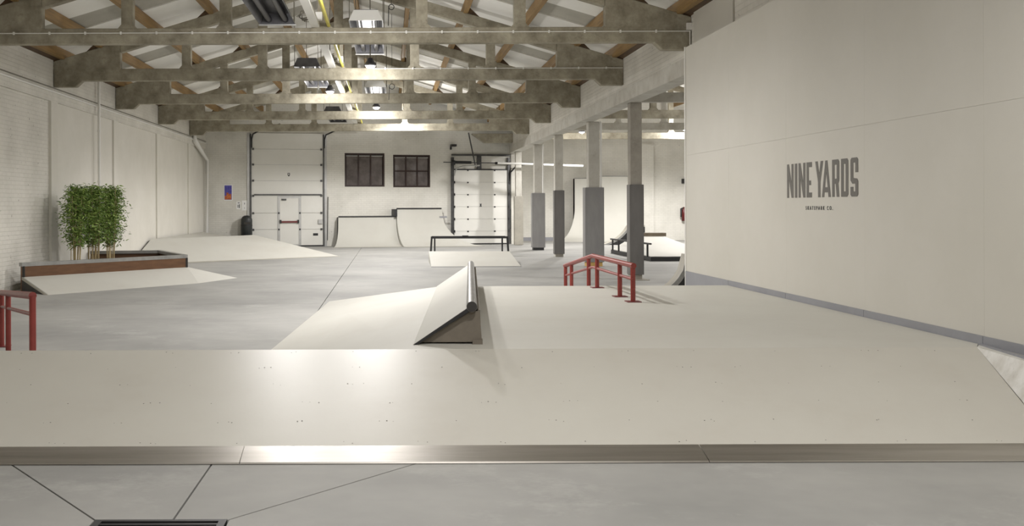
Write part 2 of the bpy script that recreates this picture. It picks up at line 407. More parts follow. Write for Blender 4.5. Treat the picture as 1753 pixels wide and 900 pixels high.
# ================================================================== CEILING
ceil = thing('ceiling', (XC, 20, ZE), kind='structure')
HS = (XR-XL)/2; xc0 = (XL+XR)/2
def chord(x, c=xc0, hs=HS): return ZE+SL*(hs-abs(x-c))
PO = [0.3, 1.58, 2.86, 4.14, 5.35, 6.2]
PUD = 0.2                                        # purlin depth
for s in (-1, 1):
    for j, o_ in enumerate(PO):
        x = xc0+s*o_; z = chord(x)
        pu = MB().prism_y([(x-0.05, z-0.015), (x+0.05, z-0.015), (x+0.05, z+PUD), (x-0.05, z+PUD)], YB, 42.4).build('purlin', 'wood', ceil)
        for y in TY[:6]:
            xd = x+s*0.05
            MB().prism_y([(xd, z+PUD*0.8), (xd, z-0.01), (xd+s*0.26, z-0.09)], y-0.07, y+0.07).build('cleat', 'wood_dark', pu)
    # wall plate
    xe = xc0+s*HS
    MB().prism_y([(xe, ZE+0.02), (xe-s*0.14, ZE+0.06), (xe-s*0.14, ZE+0.26), (xe, ZE+0.24)], YB, 42.4).build('wall_plate', 'wood_dark', ceil)
edges = [0.0]+PO[1:5]+[HS+0.05]
bounds = [TY[0]-5.03]+TY[:6]+[42.6]
def panel(xa, xb, ya, yb, lift=0.0, m_='roof_white', t=0.04):
    za, zb = chord(xa)+PUD+lift, chord(xb)+PUD+lift
    return MB().slab([(xa, ya, za+t), (xb, ya, zb+t), (xb, yb, zb+t), (xa, yb, za+t)], t).build('ceiling_panel', m_, ceil)
for ya, yb in zip(bounds, bounds[1:]):
    c0, c1 = ya+(yb-ya)*0.53, ya+(yb-ya)*0.75
    for s in (-1, 1):
        for ea, eb in zip(edges, edges[1:]):
            xa, xb = xc0+s*ea, xc0+s*eb
            panel(xa, xb, ya+0.004, c0, 0.0); panel(xa, xb, c1, yb-0.004, 0.0)
        # corrugated sheet across the whole slope
        n = 36; vs = []; fs = []
        for i in range(n+1):
            y = c0-0.05+(c1-c0+0.1)*i/n; dz = 0.014*math.sin(i*PI/1.5)
            for x in (xc0, xc0+s*(HS+0.05)): vs.append((x, y, chord(x)+PUD+0.03+dz))
        for i in range(n): fs.append((2*i, 2*i+1, 2*i+3, 2*i+2))
        MB().add(vs, fs, True).build('corrugated_sheet', 'corrugated', ceil)
for s in (-1, 1):
    panel(xc0, xc0+s*(HS+0.05), YB, bounds[0], 0.0)
# roof of the side bay
xs0 = (5.62+18.42)/2
for s in (-1, 1):
    xa, xb = xs0, xs0+s*6.45
    for ya, yb in zip([12.0]+TY[1:], TY[1:]+[47.7]):
        za, zb = chord(xa, xs0)+0.2, chord(xb, xs0)+0.2
        MB().slab([(xa, ya, za+0.05), (xb, ya, zb+0.05), (xb, yb-0.01, zb+0.05), (xa, yb-0.01, za+0.05)], 0.05).build('ceiling_panel', 'roof_white', ceil)
    for o_ in PO:
        x = xs0+s*o_; z = chord(x, xs0)
        MB().prism_y([(x-0.05, z-0.015), (x+0.05, z-0.015), (x+0.05, z+PUD), (x-0.05, z+PUD)], 12.0, 47.6).build('purlin', 'wood', ceil)

# ================================================================== COLUMNS
def column(px0, px1, y, ztop_box, shaft_m, shaft_w, base_m, label, deep, gap, z_clad=None, clad='clad_grey'):
    s = F/y; x0 = (px0-PX)/s; x1 = (px1-PX)/s; cx = (x0+x1)/2; w_ = (x1-x0)/2
    c = thing('column', (cx, y, 0), label, 'column', 'columns between the hall and the side bay')
    sw = shaft_w/2
    MB().box((cx-sw, y-sw+0.03, 0.0), (cx+sw, y+sw+0.03, ZL)).build('shaft', shaft_m, c, bevel=0.01)
    z1 = ztop_box
    # four cladding boards around the shaft
    box('cladding_board', (x0, y-deep/2, gap), (x1, y-deep/2+0.02, z1), clad, c)
    box('cladding_board', (x0, y+deep/2-0.02, gap), (x1, y+deep/2, z1), clad, c)
    box('cladding_board', (x0-0.012, y-deep/2+0.008, gap), (x0, y+deep/2-0.008, z1-0.005), clad, c)
    box('cladding_board', (x1, y-deep/2+0.008, gap), (x1+0.012, y+deep/2-0.008, z1-0.005), clad, c)
    m_ = MB().box((x0+0.03, y-deep/2+0.03, 0), (x1-0.03, y+deep/2-0.03, max(gap, 0.02))); m_.build('plinth', base_m, c)
    return c, x0, x1
cA = column(1076.5, 1098.5, TY[2], 2.14, 'concrete_grey', 0.26, 'concrete_grey', 'nearest column, dark grey cladding, beside the red rail', 0.30, 0.12, clad='clad_dark')
cB = column(1000.5, 1031, TY[3], 2.17, 'concrete_white', 0.30, 'pale_wood', 'widest column in light grey cladding on a pale wooden plinth', 0.38, 0.12)
cC = column(948.5, 964.5, TY[4], 2.17, 'concrete_white', 0.27, 'concrete_grey', 'narrow column in dark grey cladding between two wide ones', 0.28, 0.1, clad='clad_dark')
cD = column(910.5, 931.5, TY[5], 2.15, 'concrete_white', 0.30, 'black', 'wide column in light grey cladding on a black plinth', 0.36, 0.1)
cE = column(880.5, 894.5, TY[6]-0.25, 2.08, 'concrete_white', 0.25, 'concrete_grey', 'farthest column, pale cladding, beside the right sectional door', 0.3, 0.02, clad='ramp_edge')
for (c, x0, x1), y in ((cB, TY[3]), (cD, TY[5])):
    MB().tube([(x1-0.06, y-0.12, 2.15), (x1-0.06, y-0.12, ZL)], 0.028, 8).build('drain_pipe', 'white_pvc', c)
box('step_plate', (cA[1]-0.02, TY[2]-0.3, 0), (cA[2]+0.1, TY[2]+0.2, 0.015), 'concrete_grey', cA[0])

# ================================================================== FUNBOX RAMP
yF, yR, yK = 6.44, 8.13, 14.5                      # front edge, front ridge, back crest
XRL, XRR = -4.9, 4.8
fb = thing('funbox_ramp', (0, 10, 0), 'large beige ramp across the foreground with steel front edge and flat deck', 'ramp')
def bp(x, t): return Vector((x, yF+(yR-yF)*t, DK*t))
tS = 0.124
def off(p, d): return Vector(p)+Vector((0, 0, d))
MB().hexa([(XRL, yF+0.02, 0), (4.42, yF+0.02, 0), (XRR, yR, 0), (XRL, yR, 0)],
          [bp(XRL, tS), bp(4.45, tS), bp(XRR, 1), bp(XRL, 1)]).build('front_bank', 'ramp', fb)
# steel kick plates
for xa, xb in ((XRL, -0.985), (-0.98, 2.06), (2.065, 4.42)):
    d = 0.004
    MB().hexa([(xa, yF-0.005, 0.004), (xb, yF-0.005, 0.004), bp(xb, tS+0.004), bp(xa, tS+0.004)],
              [(xa, yF, 0.014), (xb, yF, 0.014), off(bp(xb, tS+0.004), d), off(bp(xa, tS+0.004), d)]).build('kick_plate', 'steel', fb)
# deck, left side bank, back bank
DL0 = Vector((0.19, yR, DK)); DL1 = Vector((0.74, yK, DK))
MB().hexa([(0.19, yR, 0), (XRR, yR, 0), (4.925, yR+0.2, 0), (4.925, yK, 0), (0.74, yK, 0)],
          [DL0, (XRR, yR, DK), (4.925, yR+0.2, DK), (4.925, yK, DK), DL1]).build('deck', 'ramp_matte', fb)
fA = Vector((-1.58, yR+0.1, 0)); fB = Vector((-1.08, 17.5, 0))
def thin(mb, loop, d=0.03): return mb.hexa([Vector(p)-Vector((0, 0, d)) for p in loop], loop)
thin(MB(), [fA, DL0, DL1, fB], 0.02).build('side_bank', 'ramp_matte', fb)
thin(MB(), [DL1, (4.925, yK, DK), (4.925, 18.3, 0.0), (-1.08, 17.5, 0)], 0.02).build('back_bank', 'ramp_matte', fb)
# rear bank of the left wing
MB().hexa([(XRL, yR, 0), (0.19, yR, 0), (0.19, 9.9, 0), (XRL, 9.9, 0)], [(XRL, yR, DK), (0.19, yR, DK), (0.19, 9.9, 0.003), (XRL, 9.9, 0.003)]).build('rear_bank', 'ramp_matte', fb)
# right corner: valley strip, metal edge and level ledge against the plywood
e0 = fl(1676, 590, DK); e0.x = min(e0.x, 4.9); e2 = Vector((4.6, 6.1, DK))
MB().add([(XRR, yR, DK), e0, e2, (4.42, yF, 0), (4.38, 5.9, 0)], [(0, 1, 2), (0, 2, 3), (3, 2, 4)]).build('corner_strip', 'worn', fb)
MB().bar(e0+Vector((0.01, 0, 0)), e2+Vector((0.01, 0, 0)), 0.035, 0.02).build('edge_angle', 'base_grey', fb)
MB().hexa([(e0.x, e0.y, 0), (e2.x, e2.y, 0), (4.93, e2.y, 0), (4.93, e0.y, 0)],
          [(e0.x+.01, e0.y, DK-.004), (e2.x+.01, e2.y, DK-.004), (4.93, e2.y, DK-.004), (4.93, e0.y, DK-.004)]).build('corner_ledge', 'floor', fb)
# screw heads
mb = MB()
def disc(mb, p, n1, n2, r=0.0035):
    mb.add([p+(n1*math.cos(k*PI/3)+n2*math.sin(k*PI/3))*r for k in range(6)], [tuple(range(6))])
ud = (bp(0, 1)-bp(0, 0)).normalized(); un = Vector((0, -ud.z, ud.y))
for r_ in range(6):
    t = tS+0.03+(0.97-tS-0.03)*r_/5
    x = XRL+0.3+random.random()*0.3
    while x < 4.3+0.4*t:
        for q in range(random.choice((1, 1, 2, 2, 3))):
            disc(mb, bp(x+q*0.05+random.uniform(-.02, .02), t+random.uniform(-.008, .008))+un*0.0015, Vector((1, 0, 0)), ud, random.choice((0.003, 0.004, 0.005)))
        x += random.uniform(0.45, 0.75)
mb.build('screw_heads', 'joint_dark', fb, props={'kind': 'stuff'})

# kicker with pipe coping on the deck
kd = Vector((0.08, 1, 0)).normalized(); kn = Vector((kd.y, -kd.x, 0)); K0 = Vector((0.19, 8.39, DK)); KL = 6.13
kk = thing('kicker_ramp', K0+kn*0.3+kd*KL/2, 'wedge shaped kicker with a grey steel pipe along its top', 'ramp')
def kp(w_, l, h): return K0+kn*w_+kd*l+Vector((0, 0, h))
def kpr(prof, l0, l1): return MB().hexa([kp(a, l0, b) for a, b in prof], [kp(a, l1, b) for a, b in prof])
kpr([(0, 0.002), (0.035, 0.002), (0.475, 0.285), (0.455, 0.312)], 0.004, KL-0.004).build('ramp_board', 'ramp_matte', kk)
kpr([(0.0, 0.0), (0.035, 0.0), (0.475, 0.283), (0.453, 0.308)], 0.0, 0.003).build('edge_band', 'black', kk)
cop_ = MB().tube([kp(0.495, -0.01, 0.325), kp(0.495, KL+0.01, 0.325)], 0.045, 20).build('coping_pipe', 'pipe_grey', kk)
MB().tube([kp(0.495, -0.0125, 0.325), kp(0.495, -0.0105, 0.325)], 0.043, 20).build('pipe_cap', 'dark_panel', cop_)
for l in (0.07, 2.1, 4.1, KL-0.1):
    kpr([(0.06, 0.012), (0.48, 0.275), (0.56, 0.28), (0.58, 0.02)], l, l+0.025).build('rib_panel', 'interior', kk)
    kpr([(0.5, 0.0), (0.585, 0.0), (0.585, 0.04), (0.5, 0.04)], l-0.02, l+0.06).build('foot', 'interior', kk)
kpr([(0.555, 0.02), (0.575, 0.02), (0.565, 0.285), (0.545, 0.285)], 0.1, KL-0.05).build('back_board', 'interior', kk)

# ================================================================== RED RAILS
def rail(name, label, top, posts, base, plates, r=0.03):
    b0 = posts[0]
    t = thing(name, (top[0][0], top[0][1], base(top[0][0], top[0][1])), label, 'rail', 'red grind rails')
    MB().tube(top, r+0.004, 12).build('top_tube', 'red', t)
    MB().tube([Vector(p)-Vector((0, 0, 0.165)) for p in top], r*0.62, 10).build('middle_tube', 'red', t)
    for i, (x, y, zt) in enumerate(posts):
        zb = base(x, y)
        po_ = MB().tube([(x, y, zb), (x, y, zt)], r, 12).build('post', 'red', t)
        MB().box((x-0.085, y-0.085, zb), (x+0.085, y+0.085, zb+0.01)).build('base_plate', 'red_dark', po_)
RX = 2.945; zt = 0.94
def base_r(x, y): return DK if y <= yK else max(0, DK-(y-yK)*DK/3.4)
ztf = lambda y: zt if y < 14.45 else zt-0.123*(y-14.45)
rail('grind_rail', 'red tubular rail bending over the back crest of the deck', [(RX, 12.02, zt), (RX, 14.45, zt), (RX, 16.75, ztf(16.75))],
     [(RX, y, ztf(y)) for y in (12.06, 12.75, 14.15, 14.75, 16.15, 16.7)], base_r, True)
p0 = at(56, 506, 8.75); p1 = at(14, 502, 11.1); dd = (p1-p0)/(p1-p0).xy.length
p2 = p0+dd*3.6
def base_l(x, y): return max(0, DK-(y-yR)*DK/1.77)
rail('grind_rail', 'red tubular rail behind the ridge at the left picture edge', [p0, p2],
     [(p.x, p.y, p.z) for p in (p0+dd*0.01, p1, p2-dd*0.05)], base_l, True)

# ================================================================== PLANTER BANK (left)
A = Vector((-7.31, 19.7, 0)); B = Vector((-4.66, 22.8, 0)); C_ = Vector((-5.84, 25.3, 0)); D = Vector((-7.55, 25.0, 0))
pd = (B-A).normalized(); pn = Vector((pd.y, -pd.x, 0))
hB, hT = 0.29, 0.575
pl = thing('planter', (-6.3, 23, 0), 'rusty steel planter with galvanised coping by the left wall, on a low bank', 'planter')
bankp = thing('planter_bank', (-5.6, 20.7, 0), 'low beige bank sloping up to the rusty planter', 'ramp')
Z3 = Vector((0, 0, 1))
f0 = Vector((-6.55, 18.95, 0)); f1 = Vector((-4.2, 21.75, 0)); f2 = Vector((-3.6, 23.35, 0)); f3 = Vector((-4.9, 25.6, 0))
MB().add([f0, f1, A+Z3*hB, B+Z3*hB], [(0, 1, 3, 2)]).build('front_sheet', 'ramp_matte', bankp)
MB().add([f1, f2, B+Z3*hB], [(0, 1, 2)]).build('corner_sheet', 'ramp_matte', bankp)
MB().add([f2, f3, C_+Z3*hB, B+Z3*hB], [(0, 1, 2, 3)]).build('side_sheet', 'ramp_matte', bankp)
MB().hexa([f0-pd*0.003, A-pd*0.003, A+Z3*(hB-0.05)-pd*0.003], [f0+pd*0.02, A+pd*0.02, A+Z3*(hB-0.05)+pd*0.02]).build('gable', 'dark_panel', bankp)
MB().hexa([f0-pd*0.006, A-pd*0.006+Z3*hB, A+Z3*(hB-0.05)-pd*0.006, f0-pd*0.006-Z3*0.0+pn*-0.12], [f0+pd*0.02, A+pd*0.02+Z3*hB, A+Z3*(hB-0.05)+pd*0.02, f0+pd*0.02+pn*-0.12]).build('edge_board', 'ramp_edge', bankp)
quad = [A, B, C_, D]
ctr = (A+B+C_+D)/4
for i in range(4):
    P, Q = quad[i], quad[(i+1) % 4]
    if i == 3: continue
    d = (Q-P).normalized(); n = Vector((-d.y, d.x, 0))
    a, b = P, Q
    sp_ = MB().hexa([a, b, b+n*0.05, a+n*0.05], [p+Z3*(hT-0.075) for p in (a, b, b+n*0.05, a+n*0.05)]).build('side_panel', 'corten', pl)
    z0, z1 = hT-0.075, hT
    lo = [a-n*0.008, b-n*0.008, b+n*0.11, a+n*0.11]
    MB().hexa([p+Z3*z0 for p in lo], [p+Z3*z1 for p in lo]).build('coping', 'galv', sp_)
for P in (A+pd*0.03, B-pd*0.03):
    MB().bar(P-pn*-0.012+Z3*hB, P-pn*-0.012+Z3*(hT-0.07), 0.05, 0.02).build('end_strip', 'dark_panel', pl)
q2 = [A*0.9+ctr*0.1, B*0.9+ctr*0.1, C_*0.9+ctr*0.1, D*0.9+ctr*0.1]
MB().hexa([p+Z3*0.05 for p in q2], [p+Z3*0.40 for p in q2]).build('soil', 'soil', pl)

# bamboo
def bamboo(cx, cy, label, seed, rx):
    rnd = random.Random(seed)
    b = thing('bamboo_plant', (cx, cy, 0.40), label, 'plant', 'bamboo clumps in the planter')
    ms = MB(); ml = [MB(), MB()]; tops = []
    for i in range(16):
        a = rnd.uniform(0, 2*PI); r = rnd.uniform(0.02, rx*0.42)
        x0, y0 = cx+r*math.cos(a), cy+r*math.sin(a)*1.1
        k = rnd.uniform(1.3, 2.3); x1, y1 = cx+(x0-cx)*k, cy+(y0-cy)*k
        h = rnd.uniform(1.85, 2.12)
        pts = [(x0+(x1-x0)*t+rnd.uniform(-.012, .012), y0+(y1-y0)*t, 0.40+(h-0.40)*t) for t in (0, .25, .5, .75, 1)]
        ms.tube(pts, rnd.uniform(0.006, 0.010), 6, cap=False); tops.append(pts)
    ms.build('stems', 'stem', b, props={'kind': 'stuff'})
    for i in range(3600):
        p = rnd.choice(tops); t = rnd.uniform(0.0, 1.0)**0.85
        z = 0.86+t*(2.13-0.86)+rnd.uniform(-0.1, 0.06)
        tt = max(0, min(0.999, (z-0.40)/(p[4][2]-0.40)))*4; k = int(tt); q = Vector(p[k]).lerp(Vector(p[k+1]), tt-k)
        sp = (0.10+0.17*math.sin(PI*min(1, 0.12+t*0.85)))
        q.x += rnd.gauss(0, sp*0.5); q.y += rnd.gauss(0, sp*0.6); q.z = z+rnd.uniform(-.05, .05)
        yaw = rnd.uniform(0, 2*PI); dr = rnd.uniform(-0.9, 0.35); L_ = rnd.uniform(0.07, 0.13); wd = L_*0.14
        d = Vector((math.cos(yaw)*math.cos(dr), math.sin(yaw)*math.cos(dr), math.sin(dr)))
        sd = d.cross(Z3).normalized(); sd = (sd*math.cos(1.0)+Z3*rnd.uniform(-.8, .8)).normalized()
        mid = q+d*L_*0.4
        ml[rnd.random() < 0.45].add([q, mid+sd*wd, q+d*L_, mid-sd*wd], [(0, 1, 2, 3)])
    ml[0].build('leaves', 'leaf', b, props={'kind': 'stuff'}); ml[1].build('leaves', 'leaf_dark', b, props={'kind': 'stuff'})
bamboo(-7.0, 22.0, 'leftmost bamboo clump in the planter, nearest the brick wall', 1, 0.3)
bamboo(-6.72, 22.5, 'middle bamboo clump in the planter, dense green leaves', 2, 0.3)
bamboo(-6.5, 23.1, 'rightmost bamboo clump in the planter, in front of the plaster wall', 3, 0.3)

# ================================================================== CORNER BANK (back left)
cb = thing('corner_bank', (-5, 34, 0), 'large beige bank in the back left corner in front of the tall sectional door', 'ramp')
a0 = Vector((-7.52, 28.6, 0)); b0 = fl(582, 438.5); c0 = Vector((-3.5, 40.3, 0)); 
d0 = Vector((-7.52, 31.2, 0.66)); e0_ = at(436, 402, 36.4); f0_ = Vector((-7.52, 39.9, 0.66))
n = 12; vs = [a0.lerp(b0, i/n).lerp(d0.lerp(e0_, i/n), j/n) for i in range(n+1) for j in range(n+1)]
MB().add(vs, [(i*(n+1)+j, (i+1)*(n+1)+j, (i+1)*(n+1)+j+1, i*(n+1)+j+1) for i in range(n) for j in range(n)], True).build('front_face', 'ramp_matte', cb)
MB().add([b0, c0, e0_], [(0, 1, 2)]).build('side_face', 'ramp_matte', cb)
MB().add([d0, e0_, c0, f0_], [(0, 1, 2, 3)]).build('top_face', 'ramp_matte', cb)
nn = Vector((0.63, -0.77, 0))
MB().add([a0+nn*0.16+Z3*0.003, b0+nn*0.05+Z3*0.003, b0+Z3*0.012-nn*0.1, a0+Z3*0.025-nn*0.05], [(0, 1, 2, 3)]).build('skirt', 'ramp_edge', cb)

# ================================================================== BACK QUARTER PIPES (on the end wall frame)
def qpipe(name, label, u0, u1, h, run, fl0, fl1, left='black', right='black', n=12):
    """curved ramp against the end wall; fl0/fl1: how far the toe flares at each end"""
    q = thing(name, ((u0+u1)/2, -run/2-0.3, 0), label, 'ramp', frame=WM)
    R = (run*run+h*h)/(2*h); yb = -0.35
    prof = []
    for i in range(n+1):
        t = i/n; yy = run*(1-t); zz = R-math.sqrt(max(0, R*R-(run*t)**2)); prof.append((yb-yy, zz))
    vs = []; M_ = 14
    for i, (yy, zz) in enumerate(prof):
        k = (1-i/n)**1.15
        a, b = u0-fl0*k, u1+fl1*k
        for j in range(M_+1): vs.append((a+(b-a)*j/M_, yy, zz+0.004))
    fs = [(i*(M_+1)+j, i*(M_+1)+j+1, (i+1)*(M_+1)+j+1, (i+1)*(M_+1)+j) for i in range(n) for j in range(M_)]
    MB().add(vs, fs, True).build('riding_surface', 'ramp_matte', q)
    for a, f_ in ((u0, -fl0), (u1, fl1)):
        vs = []; 
        for i, (yy, zz) in enumerate(prof):
            k = (1-i/n)**1.15; vs += [(a+f_*k, yy, zz), (a+f_*k*0.98, yy, 0)]
        vs += [(a, -0.02, prof[-1][1]), (a, -0.02, 0)]
        m_ = len(vs)//2
        MB().add(vs, [(2*i, 2*i+1, 2*i+3, 2*i+2) for i in range(m_-1)]).build('side_panel', left if a == u0 else right, q)
    MB().add([(u0, yb, h), (u1, yb, h), (u1, -0.02, h), (u0, -0.02, h)], [(0, 1, 2, 3)]).build('platform', 'ramp_matte', q)
    MB().tube([(u0, yb-0.01, h+0.02), (u1, yb-0.01, h+0.02)], 0.03, 10).build('coping', 'black', q)
    MB().box((u0-fl0*0.98, yb-run-0.12, 0.002), (u1+fl1*0.9, yb-run+0.05, 0.012)).build('toe_plate', 'ramp_edge', q)
    return q
ua = wl(577, 400)[0]; ub = wl(671, 400)[0]; uc = wl(677, 400)[0]; ud_ = wl(752, 400)[0]
qpipe('quarter_pipe', 'lower quarter pipe with black coping below the left window', ua, ub+0.1, 1.22, 1.25, 0.42, 0.0, right='ramp_matte')
q = qpipe('quarter_pipe', 'higher curved quarter pipe below the right window', ub+0.12, ud_, 1.55, 1.6, 0.0, 1.55, left='ramp_matte')
box('step_side', (ub-0.02, -0.55, 1.24), (ub+0.11, -0.02, 1.55), 'black', q)
us_, zs_ = wl(762, 374); 
box('brand_plate', (ud_-0.1, -0.45, 1.17), (ud_+0.22, -0.42, 1.24), 'base_grey', q)

# ================================================================== END WALL DOORS
ul, _ = wl(430, 380); ur, _ = wl(553, 380)
d1 = thing('door_1', ((ul+ur)/2, -0.05, 0), frame=WM, kind='structure')
zl = [0.03]+[wl(490, y)[1] for y in (392.5, 364.5, 335, 309.3, 282, 255.5, 228)]
pu0, pu1 = wl(475, 380)[0], wl(515, 380)[0]
for i, (z0, z1) in enumerate(zip(zl, zl[1:])):
    parts = [(ul, ur)] if i > 2 else [(ul, pu0), (pu1, ur)]
    for a, b in parts: box('door_panel', (a+0.004, -0.07, z0+0.006), (b-0.004, -0.03, z1-0.006), 'door_white', d1, bevel=0.004)
for i in (3, 4, 5, 6): box('seam_seal', (ul, -0.05, zl[i]-0.008), (ur, -0.028, zl[i]+0.008), 'alu', d1)
box('backing_sheet', (ul, -0.03, 0), (ur, -0.005, zl[-1]), 'alu', d1)
box('reinforcing_bar', (ul+0.12, -0.11, zl[3]+0.02), (ur-0.06, -0.07, zl[3]+0.07), 'track', d1)
box('bottom_seal', (ul, -0.075, 0), (ur, -0.03, 0.06), 'black', d1)
pz1 = zl[3]-0.03
pd_ = box('pass_door', (pu0+0.1, -0.075, 0.1), (pu1-0.1, -0.035, pz1-0.07), 'door_white', d1)
for a, b in ((pu0, pu0+0.1), (pu1-0.1, pu1)): box('door_post', (a, -0.085, 0.05), (b, -0.035, pz1), 'alu', d1)
box('door_post', (pu0+0.1, -0.085, pz1-0.07), (pu1-0.1, -0.035, pz1), 'alu', d1); box('threshold', (pu0+0.1, -0.085, 0.05), (pu1-0.1, -0.035, 0.1), 'alu', d1)
zb_ = wl(494, 379.5)[1]
box('push_bar', (pu0+0.08, -0.15, zb_-0.035), (pu1-0.12, -0.11, zb_+0.035), 'red_dark', pd_)
for a in (pu0+0.08, pu1-0.16): box('bar_bracket', (a, -0.16, zb_-0.06), (a+0.07, -0.075, zb_+0.08), 'black', pd_)
box('door_closer', (pu0+0.16, -0.12, pz1-0.16), (pu0+0.36, -0.075, pz1-0.1), 'track', pd_)
for i in (1, 2):
    for a in (pu0+0.05, pu1-0.05): box('hinge', (a-0.03, -0.1, zl[i]-0.035), (a+0.03, -0.085, zl[i]+0.035), 'black', d1)
uh, zh = wl(540, 401); box('pull_handle', (uh-0.11, -0.078, zh-0.05), (uh+0.1, -0.066, zh+0.05), 'black', d1)
uh, zh = wl(494, 299)
MB().hexa([(uh-0.05, -0.072, zh+0.07), (uh+0.05, -0.072, zh+0.07), (uh+0.05, -0.072, zh-0.02), (uh, -0.072, zh-0.08), (uh-0.05, -0.072, zh-0.02)],
          [(uh-0.05, -0.068, zh+0.07), (uh+0.05, -0.068, zh+0.07), (uh+0.05, -0.068, zh-0.02), (uh, -0.068, zh-0.08), (uh-0.05, -0.068, zh-0.02)]).build('shield_mark', 'ink', d1)
box('mark_center', (uh-0.022, -0.074, zh-0.01), (uh+0.022, -0.071, zh+0.045), 'door_white', d1)
for a, s in ((ul, -1), (ur, 1)):
    box('track', (a+s*0.02-0.03, -0.12, 0), (a+s*0.02+0.03, -0.03, zl[-1]-0.05), 'track', d1)
    box('jamb', (a+s*0.11-0.05, -0.04, 0), (a+s*0.11+0.05, -0.005, zl[-1]), 'alu', d1)
    for i in range(1, 7): box('roller_hinge', (a-s*0.08-0.04, -0.11, zl[i]-0.04), (a-s*0.08+0.04, -0.07, zl[i]+0.04), 'track', d1)
zt_ = zl[-1]-0.12
for a, s in ((ul+0.02, 1), (ur+0.05, 1)):
    MB().tube([(a, -0.1, zt_-0.5), (a, -0.13, zt_-0.15), (a+0.04, -0.3, zt_+0.05), (a+0.3, -1.3, zt_+0.17), (a+0.9, -2.6, zt_+0.28)], 0.03, 8).build('curved_track', 'black', d1)
ue, ze = wl(560, 337); MB().tube([(ue, -0.06, 0.25), (ue+0.03, -0.06, ze)], 0.016, 6).build('pull_cord', 'track', d1)
uh, zh = wl(549, 379); box('lock_box', (uh-0.12, -0.14, zh-0.09), (uh+0.06, -0.07, zh+0.09), 'alu', d1)

ul, zt2 = wl(776, 291); ur = wl(868, 380)[0]
d2 = thing('door_2', ((ul+ur)/2, -0.05, 0), frame=WM, kind='structure')
zl2 = [0.05+(zt2-0.05)*i/6 for i in range(7)]
for z0, z1 in zip(zl2, zl2[1:]):
    pn_ = box('door_panel', (ul+0.004, -0.07, z0+0.004), (ur-0.004, -0.03, z1-0.004), 'door_white', d2)
    for fx in (0.26, 0.76):
        uu = ul+(ur-ul)*fx; box('hinge', (uu-0.035, -0.08, z1-0.04), (uu+0.035, -0.07, z1+0.02), 'black', pn_)
box('backing_sheet', (ul, -0.03, 0), (ur, -0.005, zt2), 'alu', d2)
box('bottom_seal', (ul, -0.075, 0), (ur, -0.03, 0.05), 'black', d2); box('top_seal', (ul, -0.08, zt2), (ur, -0.03, zt2+0.05), 'black', d2)
for a in (ul-0.06, ur+0.06):
    box('track', (a-0.06, -0.12, 0), (a+0.06, -0.02, zt2+0.55), 'track', d2)
    for i in range(1, 6): box('roller_hinge', (a-0.03 if a > ul else a+0.05, -0.14, zl2[i]-0.05), (a+0.0 if a > ul else a+0.1, -0.07, zl2[i]+0.05), 'black', d2)
zsp = zt2+0.3
MB().tube([(ul-0.5, -0.2, zsp+0.03), (ur+0.15, -0.2, zsp)], 0.02, 8).build('spring_shaft', 'track', d2)
MB().tube([(ul-0.02, -0.2, zsp+0.03), (ul+0.75, -0.2, zsp+0.02)], 0.06, 12).build('torsion_spring', 'black', d2)
MB().tube([(ur-0.6, -0.2, zsp), (ur+0.1, -0.2, zsp)], 0.055, 12).build('torsion_spring', 'black', d2)
MB().lathe((ul-0.06, -0.2, zsp-0.09), [(0.0, 0), (0.09, 0), (0.09, 0.2), (0.0, 0.2)], 12).build('cable_drum', 'black', d2)
box('top_bar', (ul-0.1, -0.1, zt2+0.62), (ur+0.12, -0.03, zt2+0.69), 'track', d2)
um = ul+(ur-ul)*0.47; box('center_bracket', (um-0.09, -0.12, zt2+0.05), (um+0.09, -0.03, zt2+0.66), 'track', d2)
MB().tube([(ul+0.02, -0.1, zt2-0.25), (ul+0.08, -0.18, zt2+0.05), (ul+0.3, -0.35, zt2+0.15), (ul+0.9, -0.9, zt2+0.17)], 0.03, 8).build('curved_track', 'alu', d2)
MB().tube([(ur+0.08, -0.1, zt2-0.6), (ur+0.1, -0.18, zt2-0.1), (ur+0.3, -0.4, zt2+0.18), (ur+0.7, -0.6, zt2+0.26)], 0.035, 8).build('curved_track', 'black', d2)
uh, zh = wl(822, 351); 
MB().hexa([(uh-0.06, -0.074, zh-0.06), (uh+0.06, -0.074, zh-0.06), (uh+0.02, -0.074, zh), (uh+0.05, -0.074, zh+0.06), (uh-0.05, -0.074, zh+0.06), (uh-0.02, -0.074, zh)],
          [(uh-0.06, -0.069, zh-0.06), (uh+0.06, -0.069, zh-0.06), (uh+0.02, -0.069, zh), (uh+0.05, -0.069, zh+0.06), (uh-0.05, -0.069, zh+0.06), (uh-0.02, -0.069, zh)]).build('door_mark', 'ink', d2)
# brace strut from the ceiling
u0_, z0_ = wl(798, 228); u1_, z1_ = wl(810, 286)
tag(MB().tube([(u0_, -0.35, z0_), (u1_, -0.35, z1_)], 0.03, 8).build('support_strut', 'track', frame=WM), 'thin dark perforated strut hanging above the right sectional door', 'strut')
